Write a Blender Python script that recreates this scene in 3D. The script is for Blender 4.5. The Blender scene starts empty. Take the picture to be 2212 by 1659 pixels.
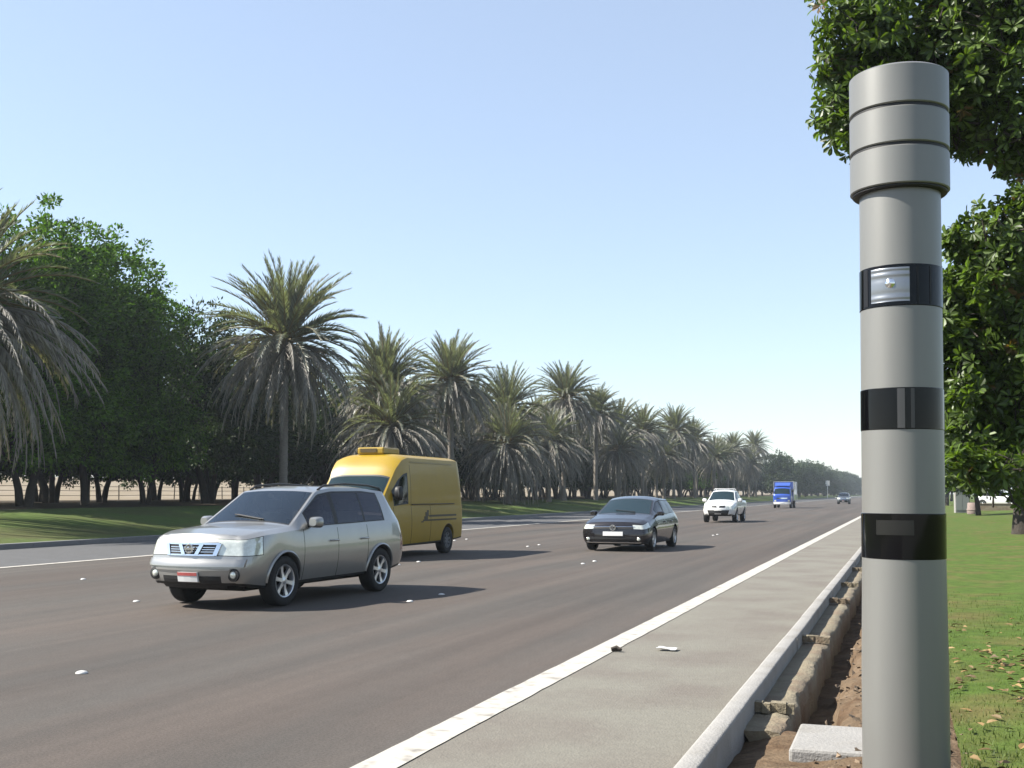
import bpy, bmesh, math, random
from mathutils import Vector, Matrix

R = math.radians
scene = bpy.context.scene
COL = scene.collection
PI = math.pi

# ------------------------------------------------------------------ camera
YAW = R(18.78)
cam_d = bpy.data.cameras.new('camera')
cam = bpy.data.objects.new('camera', cam_d); COL.objects.link(cam)
cam.location = (0, 0, 1.55)
cam.rotation_euler = (R(90 + 2.7), 0, YAW)
cam_d.sensor_width = 36; cam_d.lens = 2500 / 2212 * 36
cam_d.shift_y = 0.0536
cam_d.clip_start = 0.05; cam_d.clip_end = 6000
scene.camera = cam

# ------------------------------------------------------------------ sky, sun, exposure
SUN_EL = R(43)
SUN_H = Vector((-0.947, -0.322, 0)).normalized()            # horizontal direction towards the sun
world = bpy.data.worlds.new('World'); scene.world = world; world.use_nodes = True
wt = world.node_tree; bg = wt.nodes['Background']
sky = wt.nodes.new('ShaderNodeTexSky'); sky.sky_type = 'NISHITA'; sky.sun_disc = False
sky.sun_elevation = SUN_EL; sky.sun_rotation = math.atan2(SUN_H.x, SUN_H.y)
sky.air_density = 1.0; sky.dust_density = 0.5; sky.ozone_density = 1.6; sky.altitude = 0
veil = wt.nodes.new('ShaderNodeMix'); veil.data_type = 'RGBA'; veil.blend_type = 'ADD'; veil.inputs[0].default_value = 1.0
veil.inputs[7].default_value = (2.05, 2.3, 2.7, 1)                # pale dust that brightens the whole sky evenly
wt.links.new(sky.outputs[0], veil.inputs[6]); wt.links.new(veil.outputs[2], bg.inputs[0]); bg.inputs[1].default_value = 0.05
sun_d = bpy.data.lights.new('sun', 'SUN'); sun_d.energy = 5.0; sun_d.angle = R(0.53); sun_d.color = (1, 0.95, 0.86)
sun = bpy.data.objects.new('sun', sun_d); COL.objects.link(sun)
to_sun = SUN_H * math.cos(SUN_EL) + Vector((0, 0, math.sin(SUN_EL)))
sun.rotation_euler = (-to_sun).to_track_quat('-Z', 'Y').to_euler()
vs = scene.view_settings
scene.display_settings.display_device = 'sRGB'
vs.view_transform = 'Standard'; vs.look = 'None'; vs.gamma = 1; vs.exposure = 1.5
try: vs.use_curve_mapping = False
except Exception: pass
scene.cycles.max_bounces = 8; scene.cycles.transparent_max_bounces = 8
scene.cycles.volume_bounces = 0

# ------------------------------------------------------------------ materials
KB = 0.35
def new_mat(name):
    m = bpy.data.materials.new(name); m.use_nodes = True
    return m, m.node_tree, m.node_tree.nodes['Principled BSDF']

def mat(name, col, rough=0.6, metal=0.0, coat=0.0, spec=0.5, var=0.0, vscale=8.0, bump=0.0, bscale=60.0, island=0.0, trans=0.0, stretch=None, col2=None, c2scale=2.0, c2lo=0.45, c2hi=0.65):
    m, nt, b = new_mat(name)
    N, L = nt.nodes, nt.links
    if metal < .6:                                                  # real-world albedo
        col = tuple(c * KB for c in col); col2 = tuple(c * KB for c in col2) if col2 else None
    b.inputs['Base Color'].default_value = (*col, 1)
    b.inputs['Roughness'].default_value = rough
    b.inputs['Metallic'].default_value = metal
    b.inputs['Coat Weight'].default_value = coat
    b.inputs['Coat Roughness'].default_value = 0.05
    b.inputs['Specular IOR Level'].default_value = spec
    tc = N.new('ShaderNodeTexCoord')
    mp = N.new('ShaderNodeMapping'); L.new(tc.outputs['Object'], mp.inputs[0])
    if stretch: mp.inputs['Scale'].default_value = stretch
    last = None
    if var > 0:
        n = N.new('ShaderNodeTexNoise'); n.inputs['Scale'].default_value = vscale; n.inputs['Detail'].default_value = 6
        n.inputs['Roughness'].default_value = 0.65
        L.new(mp.outputs[0], n.inputs['Vector'])
        mr = N.new('ShaderNodeMapRange'); mr.inputs[1].default_value = 0.25; mr.inputs[2].default_value = 0.75
        mr.inputs[3].default_value = 1 - var; mr.inputs[4].default_value = 1 + var
        L.new(n.outputs['Fac'], mr.inputs[0]); last = mr.outputs[0]
    if island > 0:
        g = N.new('ShaderNodeNewGeometry')
        mr2 = N.new('ShaderNodeMapRange'); mr2.inputs[3].default_value = 1 - island; mr2.inputs[4].default_value = 1 + island
        L.new(g.outputs['Random Per Island'], mr2.inputs[0])
        if last:
            mm = N.new('ShaderNodeMath'); mm.operation = 'MULTIPLY'; L.new(last, mm.inputs[0]); L.new(mr2.outputs[0], mm.inputs[1]); last = mm.outputs[0]
        else: last = mr2.outputs[0]
    colsock = None
    if col2:
        n2 = N.new('ShaderNodeTexNoise'); n2.inputs['Scale'].default_value = c2scale; n2.inputs['Detail'].default_value = 5
        L.new(mp.outputs[0], n2.inputs['Vector'])
        mr3 = N.new('ShaderNodeMapRange'); mr3.inputs[1].default_value = c2lo; mr3.inputs[2].default_value = c2hi
        L.new(n2.outputs['Fac'], mr3.inputs[0])
        mx = N.new('ShaderNodeMix'); mx.data_type = 'RGBA'
        mx.inputs[6].default_value = (*col, 1); mx.inputs[7].default_value = (*col2, 1)
        L.new(mr3.outputs[0], mx.inputs[0]); colsock = mx.outputs[2]
    if last:
        vm = N.new('ShaderNodeVectorMath'); vm.operation = 'SCALE'
        if colsock: L.new(colsock, vm.inputs[0])
        else: vm.inputs[0].default_value = col
        L.new(last, vm.inputs['Scale']); colsock = vm.outputs[0]
    if colsock: L.new(colsock, b.inputs['Base Color'])
    if bump > 0:
        n3 = N.new('ShaderNodeTexNoise'); n3.inputs['Scale'].default_value = bscale; n3.inputs['Detail'].default_value = 5
        L.new(mp.outputs[0], n3.inputs['Vector'])
        bp = N.new('ShaderNodeBump'); bp.inputs['Strength'].default_value = bump; bp.inputs['Distance'].default_value = 0.02
        L.new(n3.outputs['Fac'], bp.inputs['Height']); L.new(bp.outputs[0], b.inputs['Normal'])
    if trans > 0:
        t = N.new('ShaderNodeBsdfTranslucent')
        tv = N.new('ShaderNodeVectorMath'); tv.operation = 'MULTIPLY'; tv.inputs[1].default_value = (1.5, 1.6, 0.6)
        if colsock: L.new(colsock, tv.inputs[0])
        else: tv.inputs[0].default_value = col
        L.new(tv.outputs[0], t.inputs[0])
        ms = N.new('ShaderNodeMixShader'); ms.inputs[0].default_value = trans
        out = N['Material Output']
        L.new(b.outputs[0], ms.inputs[1]); L.new(t.outputs[0], ms.inputs[2]); L.new(ms.outputs[0], out.inputs[0])
    return m

M = {}
M['rubber'] = mat('tyre rubber', (0.018, 0.018, 0.019), 0.8, var=0.3, vscale=20)
M['black'] = mat('black plastic', (0.015, 0.015, 0.016), 0.55)
M['under'] = mat('underbody', (0.01, 0.01, 0.01), 0.9)
M['gap'] = mat('panel gap', (0.008, 0.008, 0.008), 0.9)
M['glass'] = mat('car side window glass', (0.015, 0.018, 0.02), 0.04, spec=0.22)
M['screen'] = mat('car windscreen glass', (0.02, 0.05, 0.06), 0.03, spec=0.5)
M['chrome'] = mat('chrome', (0.75, 0.76, 0.77), 0.12, metal=1.0)
M['alloy'] = mat('alloy wheel metal', (0.55, 0.56, 0.58), 0.3, metal=0.8)
M['lamp'] = mat('headlamp lens', (1.7, 1.75, 1.55), 0.08, metal=0.35, coat=1.0, var=0.25, vscale=14)
M['redlamp'] = mat('tail lamp lens', (0.35, 0.01, 0.01), 0.15, coat=1.0)
M['amber'] = mat('amber lamp lens', (0.6, 0.2, 0.02), 0.15, coat=1.0)
M['plate'] = mat('number plate white', (1.7, 1.7, 1.66), 0.4)
M['platered'] = mat('number plate red', (1.1, 0.24, 0.22), 0.4)

def paint(name, col, metal=0.5, rough=0.35, dirt=0.06):
    return mat(name, col, rough, metal=metal, coat=0.8, var=dirt, vscale=2.5)

# ------------------------------------------------------------------ mesh helpers
class MB:
    def __init__(s): s.v = []; s.f = []; s.m = []
    def add(s, vs, fs, m=0):
        o = len(s.v); s.v += [tuple(v) for v in vs]
        for f in fs: s.f.append(tuple(i + o for i in f)); s.m.append(m)
    def box(s, c, d, m=0, rot=None):
        x, y, z = d[0] / 2, d[1] / 2, d[2] / 2
        vs = [Vector((a * x, b * y, e * z)) for a in (-1, 1) for b in (-1, 1) for e in (-1, 1)]
        if rot is not None: vs = [rot @ v for v in vs]
        vs = [v + Vector(c) for v in vs]
        s.add(vs, [(0, 1, 3, 2), (4, 6, 7, 5), (0, 4, 5, 1), (2, 3, 7, 6), (0, 2, 6, 4), (1, 5, 7, 3)], m)
    def tube(s, pts, rad, n=8, m=0, cap=True):
        pts = [Vector(p) for p in pts]
        if not isinstance(rad, (list, tuple)): rad = [rad] * len(pts)
        vs = []; prev = None
        for i, p in enumerate(pts):
            t = (pts[min(i + 1, len(pts) - 1)] - pts[max(i - 1, 0)]).normalized()
            ref = prev if prev is not None else (Vector((0, 0, 1)) if abs(t.z) < 0.9 else Vector((1, 0, 0)))
            a = (ref - t * ref.dot(t))
            if a.length < 1e-4: a = t.orthogonal()
            a.normalize(); prev = a; b = t.cross(a)
            for k in range(n):
                an = 2 * PI * k / n
                vs.append(p + (a * math.cos(an) + b * math.sin(an)) * rad[i])
        fs = []
        for i in range(len(pts) - 1):
            for k in range(n):
                k2 = (k + 1) % n
                fs.append((i * n + k, i * n + k2, (i + 1) * n + k2, (i + 1) * n + k))
        if cap:
            fs.append(tuple(range(n - 1, -1, -1))); fs.append(tuple((len(pts) - 1) * n + k for k in range(n)))
        s.add(vs, fs, m)
    def lathe(s, prof, n=32, m=0, axis='Z', c=(0, 0, 0), a0=0, a1=2 * PI):
        """prof: list of (radius, height) along the axis"""
        full = abs(a1 - a0 - 2 * PI) < 1e-6
        cols = n if full else n + 1
        vs = []
        for r, h in prof:
            for k in range(cols):
                a = a0 + (a1 - a0) * k / n
                p = (r * math.cos(a), r * math.sin(a), h)
                if axis == 'X': p = (h, p[0], p[1])
                elif axis == 'Y': p = (p[0], h, p[1])
                vs.append((p[0] + c[0], p[1] + c[1], p[2] + c[2]))
        fs = []
        for i in range(len(prof) - 1):
            for k in range(n):
                k2 = (k + 1) % cols
                fs.append((i * cols + k, i * cols + k2, (i + 1) * cols + k2, (i + 1) * cols + k))
        s.add(vs, fs, m)
    def build(s, name, mats, parent=None, smooth=None, merge=0):
        me = bpy.data.meshes.new(name); me.from_pydata(s.v, [], s.f)
        if not isinstance(mats, (list, tuple)): mats = [mats]
        for m in mats: me.materials.append(m)
        if len(mats) > 1: me.polygons.foreach_set('material_index', s.m)
        if merge > 0:
            bm = bmesh.new(); bm.from_mesh(me); bmesh.ops.remove_doubles(bm, verts=bm.verts, dist=merge)
            bmesh.ops.recalc_face_normals(bm, faces=bm.faces); bm.to_mesh(me); bm.free()
        me.update()
        if smooth is not None:
            me.polygons.foreach_set('use_smooth', [True] * len(me.polygons))
            me.set_sharp_from_angle(angle=R(smooth))
        o = bpy.data.objects.new(name, me); COL.objects.link(o)
        if parent: o.parent = parent
        return o

def tag(o, label=None, cat=None, group=None, kind=None):
    if label: o['label'] = label
    if cat: o['category'] = cat
    if group: o['group'] = group
    if kind: o['kind'] = kind
    return o
def empty(name, loc=(0, 0, 0), rz=0):
    o = bpy.data.objects.new(name, None); COL.objects.link(o)
    o.location = loc; o.rotation_euler = (0, 0, rz); o.empty_display_size = 0.2
    return o
def copy_tree(o, parent=None):
    c = o.copy(); COL.objects.link(c)
    if parent: c.parent = parent
    for ch in list(o.children): copy_tree(ch, c)
    return c
def lin(kn):
    def f(x):
        if x <= kn[0][0]: return kn[0][1]
        for (a, b), (c, d) in zip(kn, kn[1:]):
            if x <= c: return b + (d - b) * (x - a) / (c - a)
        return kn[-1][1]
    return f
def sm(kn, w=0.1):
    g = lin(kn)
    return lambda x: sum(g(x + w * k / 3) for k in range(-3, 4)) / 7
def rnd(a, b): return random.uniform(a, b)

# ================================================================== SETTING: ground
def noise1(y, s, ph): return math.sin(y * s + ph) * 0.6 + math.sin(y * s * 2.3 + ph * 1.7) * 0.4
def strip(name, profile, y0, y1, ny, material, kind='structure', wob=None, smooth=40):
    """sheet running along the road: profile = list of (x, z)"""
    mb = MB(); ys = []
    t = 0
    for i in range(ny + 1):
        u = i / ny; ys.append(y0 + (y1 - y0) * (u ** 2.2))
    n = len(profile)
    vs = []
    for y in ys:
        for k, (x, z) in enumerate(profile):
            dx, dz = wob(k, y) if wob else (0, 0)
            vs.append((x + dx, y, z + dz))
    fs = [(i * n + k, i * n + k + 1, (i + 1) * n + k + 1, (i + 1) * n + k) for i in range(ny) for k in range(n - 1)]
    mb.add(vs, fs)
    o = mb.build(name, material, smooth=smooth); tag(o, kind=kind)
    return o

def asphalt_mat():
    m, nt, b = new_mat('worn brown asphalt'); N, L = nt.nodes, nt.links
    tc = N.new('ShaderNodeTexCoord')
    def noise(scale, stretch, det=5):
        mp = N.new('ShaderNodeMapping'); mp.inputs['Scale'].default_value = stretch; L.new(tc.outputs['Object'], mp.inputs[0])
        n = N.new('ShaderNodeTexNoise'); n.inputs['Scale'].default_value = scale; n.inputs['Detail'].default_value = det
        n.inputs['Roughness'].default_value = 0.6
        L.new(mp.outputs[0], n.inputs['Vector']); return n.outputs['Fac']
    def rng(s, a, b_, lo=0.3, hi=0.7):
        r = N.new('ShaderNodeMapRange'); r.inputs[1].default_value = lo; r.inputs[2].default_value = hi
        r.inputs[3].default_value = a; r.inputs[4].default_value = b_; L.new(s, r.inputs[0]); return r.outputs[0]
    def mul(a, b_):
        q = N.new('ShaderNodeMath'); q.operation = 'MULTIPLY'; L.new(a, q.inputs[0]); L.new(b_, q.inputs[1]); return q.outputs[0]
    streak = rng(noise(1.0, (0.8, 0.018, 1)), 0.74, 1.25)
    streak2 = rng(noise(1.0, (3.2, 0.05, 1)), 0.90, 1.09)
    patch = rng(noise(0.25, (1, 1, 1)), 0.93, 1.07)
    grit = mul(rng(noise(55, (1, 1, 1), 3), 0.66, 1.34), mul(rng(noise(9, (1, .5, 1), 4), .93, 1.07), rng(noise(1.6, (1, .22, 1), 6), .80, 1.0, .25, .40)))
    f = mul(mul(streak, streak2), mul(patch, grit))
    mx = N.new('ShaderNodeMix'); mx.data_type = 'RGBA'
    mx.inputs[6].default_value = (0.059, 0.0475, 0.040, 1); mx.inputs[7].default_value = (0.052, 0.0460, 0.0405, 1)
    L.new(rng(noise(0.6, (1, 0.15, 1)), 0, 1, 0.4, 0.6), mx.inputs[0])
    v = N.new('ShaderNodeVectorMath'); v.operation = 'SCALE'; L.new(mx.outputs[2], v.inputs[0]); L.new(f, v.inputs['Scale'])
    L.new(v.outputs[0], b.inputs['Base Color']); b.inputs['Roughness'].default_value = 0.85
    b.inputs['Specular IOR Level'].default_value = 0.3
    bp = N.new('ShaderNodeBump'); bp.inputs['Strength'].default_value = 0.35; bp.inputs['Distance'].default_value = 0.01
    L.new(noise(90, (1, 1, 1), 3), bp.inputs['Height']); L.new(bp.outputs[0], b.inputs['Normal'])
    return m
M['asphalt'] = asphalt_mat()
M['asphalt_grey'] = mat('grey asphalt', (0.15, 0.15, 0.155), 0.9, var=0.2, vscale=2.0, bump=0.3, bscale=80)
M['shoulder'] = mat('dusty concrete shoulder', (0.36, 0.34, 0.28), 0.9, var=0.13, vscale=14.0, bump=0.4, bscale=60, col2=(0.285, 0.245, 0.205), c2scale=0.9, c2lo=0.4, c2hi=0.7)
M['paintline'] = mat('road paint', (0.95, 0.90, 0.80), 0.7, var=0.10, vscale=9, col2=(0.5, 0.46, 0.4), c2scale=7, c2lo=0.54, c2hi=0.72)
M['lawn'] = mat('lawn', (0.15, 0.24, 0.045), 0.95, var=0.35, vscale=5, bump=0.8, bscale=50, col2=(0.25, 0.225, 0.08), c2scale=0.9, c2lo=0.47, c2hi=0.68, spec=0.1)
M['lawn_far'] = mat('verge lawn', (0.17, 0.26, 0.065), 0.95, var=0.25, vscale=3, bump=0.8, bscale=40, col2=(0.18, 0.19, 0.075), c2scale=0.25, c2lo=0.42, c2hi=0.66, spec=0.1)
M['sand'] = mat('desert sand', (0.50, 0.41, 0.29), 0.95, var=0.12, vscale=0.4, bump=0.3, bscale=1.0, col2=(0.56, 0.47, 0.35), c2scale=0.05, spec=0.1)
M['soil'] = mat('dry soil', (0.30, 0.215, 0.14), 0.95, var=0.35, vscale=9, bump=1.0, bscale=30, col2=(0.20, 0.13, 0.08), c2scale=3.0, spec=0.1)
M['litter'] = mat('leaf litter soil', (0.13, 0.10, 0.065), 0.95, var=0.35, vscale=2, bump=0.8, bscale=20, spec=0.1)
M['kerb'] = mat('pale kerb concrete', (0.60, 0.58, 0.55), 0.9, var=0.10, vscale=6, bump=0.4, bscale=50, col2=(0.48, 0.45, 0.40), c2scale=2.5, c2lo=0.5, c2hi=0.75)
M['ledge'] = mat('rough stained concrete', (0.47, 0.40, 0.27), 0.95, var=0.22, vscale=7, bump=0.8, bscale=35, col2=(0.40, 0.30, 0.20), c2scale=3.0)
M['kerbfar'] = mat('grey kerb concrete', (0.36, 0.36, 0.36), 0.9, var=0.12, vscale=4, bump=0.3, bscale=50)

Y0, Y1 = -40.0, 2400.0
strip('road', [(-17.9, 0), (-2.7, 0)], Y0, Y1, 60, M['asphalt'])
strip('side_lane', [(-23.62, 0.0), (-17.9, 0.0)], Y0, Y1, 60, M['asphalt_grey'])
strip('shoulder', [(-2.78, 0.004), (-1.18, 0.006)], Y0, Y1, 60, M['shoulder'])
def line(name, x0, x1, z):
    random.seed(4)
    mb = MB(); y = Y0; vs = []; 
    while y < 700:
        vs += [(x0 + rnd(-.005, .005), y, z), (x1 + rnd(-.005, .005), y, z)]; y += 0.25 if y < 40 else 4
    n = len(vs) // 2
    mb.add(vs, [(2 * i, 2 * i + 1, 2 * i + 3, 2 * i + 2) for i in range(n - 1)])
    tag(mb.build(name, M['paintline']), kind='structure')
line('edge_line', -2.985, -2.735, 0.010)
line('left_edge_line', -17.98, -17.76, 0.008)

# right kerb with exposed foundation ledge, cross ribs, trench
def kerb_mesh(name, x0, x1, h, y0, y1, seg, material, jit=0.006, skip=()):
    random.seed(11); mb = MB(); y = y0
    while y < y1:
        g = 0.012; d = rnd(-jit, jit); dz = rnd(-jit, jit) * .7
        a, b_ = y + g / 2, y + seg - g / 2
        xl, xr, zt = x0 + d, x1 + d, h + dz; r = 0.03
        prof = [(xl, -0.35), (xl, zt - r), (xl + r * .3, zt - r * .3), (xl + r, zt), (xr - r * .6, zt), (xr - r * .15, zt - r * .2), (xr, zt - r * .7), (xr, -0.35)]
        n = len(prof); vs = [(p[0], a, p[1]) for p in prof] + [(p[0], b_, p[1]) for p in prof]
        fs = [(i, i + 1, n + i + 1, n + i) for i in range(n - 1)] + [tuple(range(n)), tuple(range(2 * n - 1, n - 1, -1))]
        mb.add(vs, fs); y += seg
        if y > 120: seg = 6
    o = mb.build(name, material, smooth=50); tag(o, kind='structure'); return o
kerb_mesh('kerb', -1.195, -1.055, 0.115, -10, 400, 2.0, M['kerb'])
def wledge(k, y):
    if k in (0,): return 0, 0
    a = noise1(y, 3.1, 0.4) * 0.02 + noise1(y, 9.0, 2.0) * 0.012
    return (a if k >= 3 else 0), noise1(y, 5.0, k * 1.3) * 0.008
random.seed(3)
mb = MB(); ny = 260
prof = [(-1.06, -0.03), (-0.98, -0.03), (-0.90, -0.02), (-0.82, -0.03), (-0.795, -0.06), (-0.79, -0.16), (-0.775, -0.50)]
vs = []
for i in range(ny + 1):
    y = 7.9 + 40 * (i / ny) ** 1.6
    for k, (x, z) in enumerate(prof):
        a, dz = wledge(k, y); vs.append((x + a, y, z + dz))
n = len(prof)
mb.add(vs, [(i * n + k, i * n + k + 1, (i + 1) * n + k + 1, (i + 1) * n + k) for i in range(ny) for k in range(n - 1)] + [tuple(range(n))])
tag(mb.build('kerb_foundation', M['ledge'], smooth=50), kind='structure')
mb = MB()
for y in (8.55, 12.6, 17.2, 20.3, 24.5, 29.0, 33.0):
    for k in range(5): mb.box((-1.025 + .055 * k, y + rnd(-.012, .012), 0.02 + rnd(-.008, .008)), (0.056, rnd(.06, .09), 0.07), rot=Matrix.Rotation(rnd(-.1, .1), 3, 'Z') @ Matrix.Rotation(rnd(-.08, .08), 3, 'X'))
tag(mb.build('kerb_foundation_ribs', M['ledge'], smooth=50), kind='structure')

def soil_wob(k, y):
    a = noise1(y, 2.1, k * 0.9) * 0.05 + noise1(y, 7.7, k * 2.1) * 0.025
    if y < 8.5 and k in (0, 1, 2): return a, (.20, .27, .26)[k] * min(1, (8.5 - y) / 0.4) + noise1(y, 6.3, k * 2.0) * .02
    return a, noise1(y, 6.3, k * 2.0) * 0.025
mb = MB(); ny = 420
sp = [(-1.06, -0.32), (-0.78, -0.32), (-0.58, -0.30), (-0.49, -0.06), (-0.36, 0.0), (-0.15, 0.02), (0.05, 0.03), (0.2, 0.02), (0.4, 0.0)]
vs = []
for i in range(ny + 1):
    y = -2 + (52 if i < ny else 350) * (i / ny) ** 1.1
    for k, (x, z) in enumerate(sp):
        a, dz = soil_wob(k, y); vs.append((x + (a if 0 < k < 8 else 0), y, z + dz))
n = len(sp)
mb.add(vs, [(i * n + k, i * n + k + 1, (i + 1) * n + k + 1, (i + 1) * n + k) for i in range(ny) for k in range(n - 1)])
tag(mb.build('soil', M['soil'], smooth=60), kind='structure')
# scattered clods and broken concrete lumps on the soil
random.seed(8); mb = MB()
for _ in range(900):
    y = 6.5 + 22 * random.random() ** 1.8; x = rnd(-0.55, 0.4); r = rnd(.008, .035)
    c = Vector((x, y, -0.02 + r * .5 + (0.02 if x > -.4 else -0.02)))
    vs = [c + Vector((rnd(-1, 1), rnd(-1, 1), rnd(-.7, .7))).normalized() * r * rnd(.7, 1.2) for _ in range(6)]
    mb.add(vs, [(0, 1, 2), (0, 2, 3), (0, 3, 4), (1, 2, 5), (2, 3, 5), (3, 4, 5), (0, 1, 4), (1, 4, 5)])
tag(mb.build('soil_clods', mat('soil clods', (0.34, 0.25, 0.17), 0.95, island=0.5)), kind='stuff')

def lawn_wob(k, y):
    return (0.05 * noise1(y, 1.7, 1.0) if k == 0 else 0), (0.02 * noise1(y, 0.6, k) if k else 0)
strip('lawn', [(0.27, 0.032), (0.6, 0.04), (2, 0.05), (4, 0.08), (7, 0.25), (12, 0.4), (30, 0.5), (90, 0.5)], -10, Y1, 160, M['lawn'], wob=lawn_wob)

# left side: kerb, rising verge, grove floor, sand slope
kerb_mesh('left_kerb', -23.90, -23.62, 0.15, -5, 420, 2.0, M['kerbfar'])
strip('verge_lawn', [(-33.5, 0.93), (-31, 0.86), (-28, 0.62), (-25.5, 0.30), (-23.9, 0.135)], Y0, Y1, 120, M['lawn_far'], wob=lambda k, y: (0, 0.03 * noise1(y, 0.3, k)) if k < 4 else (0, 0))
strip('grove_floor', [(-66, 1.0), (-50, 1.0), (-38, 0.97), (-33.4, 0.925)], Y0, Y1, 120, M['litter'], wob=lambda k, y: (0, 0.05 * noise1(y, 0.25, k)) if 0 < k < 3 else (0, 0))
strip('sand', [(-600, 6), (-300, 5.2), (-170, 4.6), (-125, 4.2), (-100, 2.8), (-82, 1.6), (-65.9, 0.995)], Y0, Y1, 120, M['sand'], wob=lambda k, y: (0, 0.25 * noise1(y, 0.05, k)) if k < 6 else (0, 0))

# ================================================================== vegetation
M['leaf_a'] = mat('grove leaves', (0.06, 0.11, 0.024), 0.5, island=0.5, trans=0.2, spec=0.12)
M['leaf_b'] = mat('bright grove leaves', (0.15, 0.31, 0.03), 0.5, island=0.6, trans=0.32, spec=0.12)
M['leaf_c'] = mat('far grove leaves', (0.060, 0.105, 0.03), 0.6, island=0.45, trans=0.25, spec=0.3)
M['bark'] = mat('dark bark', (0.075, 0.058, 0.042), 0.95, var=0.4, vscale=6, bump=1.0, bscale=18)
M['palmbark'] = mat('palm trunk', (0.42, 0.37, 0.31), 0.95, var=0.35, vscale=5, bump=0.8, bscale=14, stretch=(1, 1, 4))
M['frond'] = mat('green palm fronds', (0.33, 0.36, 0.29), 0.45, island=0.4, trans=0.28, spec=0.5)
M['frond_dry'] = mat('dry palm fronds', (0.50, 0.465, 0.41), 0.65, island=0.4, trans=0.22, spec=0.3)
M['stalk'] = mat('palm stalks', (0.36, 0.27, 0.10), 0.6, var=0.3, vscale=3)

def leaf_quad(mb, p, d, nrm, l, w):
    d = d.normalized(); s = d.cross(nrm)
    if s.length < 1e-3: s = d.orthogonal()
    s.normalize()
    mb.add([p, p + d * l * .45 + s * w * .5, p + d * l, p + d * l * .45 - s * w * .5], [(0, 1, 2, 3)])
def rdir():
    while True:
        v = Vector((rnd(-1, 1), rnd(-1, 1), rnd(-1, 1)))
        if 0.05 < v.length < 1: return v.normalized()

def tree_meshes(seed, H, rad, base, nclump, nleaf, leafsize, lobes=7, stems=2, lean=0.4):
    """crown of leaf clumps with gaps, multi-stem trunk; returns (trunk MB, crown MB)"""
    random.seed(seed)
    tr, cr = MB(), MB()
    lob = []
    for i in range(lobes):
        a = rnd(0, 2 * PI); rr = rad * rnd(.15, .6); z = base + (H - base) * rnd(.25, .85)
        lob.append((Vector((rr * math.cos(a), rr * math.sin(a), z)), rad * rnd(.40, .62), (H - base) * rnd(.16, .27)))
    lob.append((Vector((rnd(-.3, .3), rnd(-.3, .3), H - (H - base) * .24)), rad * .5, (H - base) * .24))
    for i in range(4):
        a = i * PI / 2 + rnd(-.4, .4)
        lob.append((Vector((rad * .5 * math.cos(a), rad * .5 * math.sin(a), base + (H - base) * rnd(.14, .25))), rad * .52, (H - base) * .17))
    tips = []
    for i in range(nclump):
        c, a, b = random.choice(lob)
        d = rdir(); q = rnd(.62, 1.04)
        p = c + Vector((d.x * a * q, d.y * a * q, d.z * b * q))
        if p.z < base * .8: continue
        cs = rnd(.36, .72); tips.append(p)
        out = (p - Vector((0, 0, base + (H - base) * .4))).normalized()
        for k in range(nleaf):
            o = rdir() * cs * rnd(.25, 1) ; o.z *= .75
            d2 = (o.normalized() * .8 + out * .5 + rdir() * .6 + Vector((0, 0, -.15)))
            n2 = (Vector((0, 0, 1)) + rdir() * .9)
            leaf_quad(cr, p + o, d2, n2, leafsize * rnd(.7, 1.3), leafsize * rnd(.45, .65))
    for sidx in range(stems):
        a = 2 * PI * sidx / stems + rnd(-.5, .5); dx, dy = math.cos(a), math.sin(a)
        r0 = rnd(.13, .22); l = rnd(.3, 1) * lean
        pts = [Vector((dx * .15, dy * .15, -0.3)), Vector((dx * (.15 + l * .4), dy * (.15 + l * .4), base * .6)), Vector((dx * (.2 + l), dy * (.2 + l), base * 1.3)), Vector((dx * (.3 + l * 1.6), dy * (.3 + l * 1.6), H * .5)), Vector((dx * l, dy * l, H * .8))]
        tr.tube(pts, [r0 * 1.3, r0, r0 * .85, r0 * .55, .03], 8)
        for b in range(5):
            t = random.choice(tips); st = pts[2].lerp(pts[3], rnd(0, 1))
            tr.tube([st, st.lerp(t, .5) + Vector((0, 0, .2)), t], [r0 * .4, r0 * .25, .02], 5)
    return tr, cr

def make_tree(name, seed, H, rad, base, leafm, label, group=None, nclump=300, nleaf=42, leafsize=.24, **kw):
    root = empty(name); tag(root, label, 'tree', group)
    tr, cr = tree_meshes(seed, H, rad, base, nclump, nleaf, leafsize, **kw)
    tr.build('trunk', M['bark'], root, smooth=60); cr.build('crown', leafm, root)
    return root
def ground_z(x):
    f = lin([(-300, 5.2), (-170, 4.6), (-125, 4.2), (-100, 2.8), (-82, 1.6), (-66, 1.0), (-50, 1.0), (-38, .97), (-33.5, .93), (-31, .86), (-28, .62), (-25.5, .3), (-23.9, .13), (-23.6, 0), (0.5, .02), (2, .05), (4, .08), (7, .25), (12, .4), (30, .5)])
    return f(x)

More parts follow.
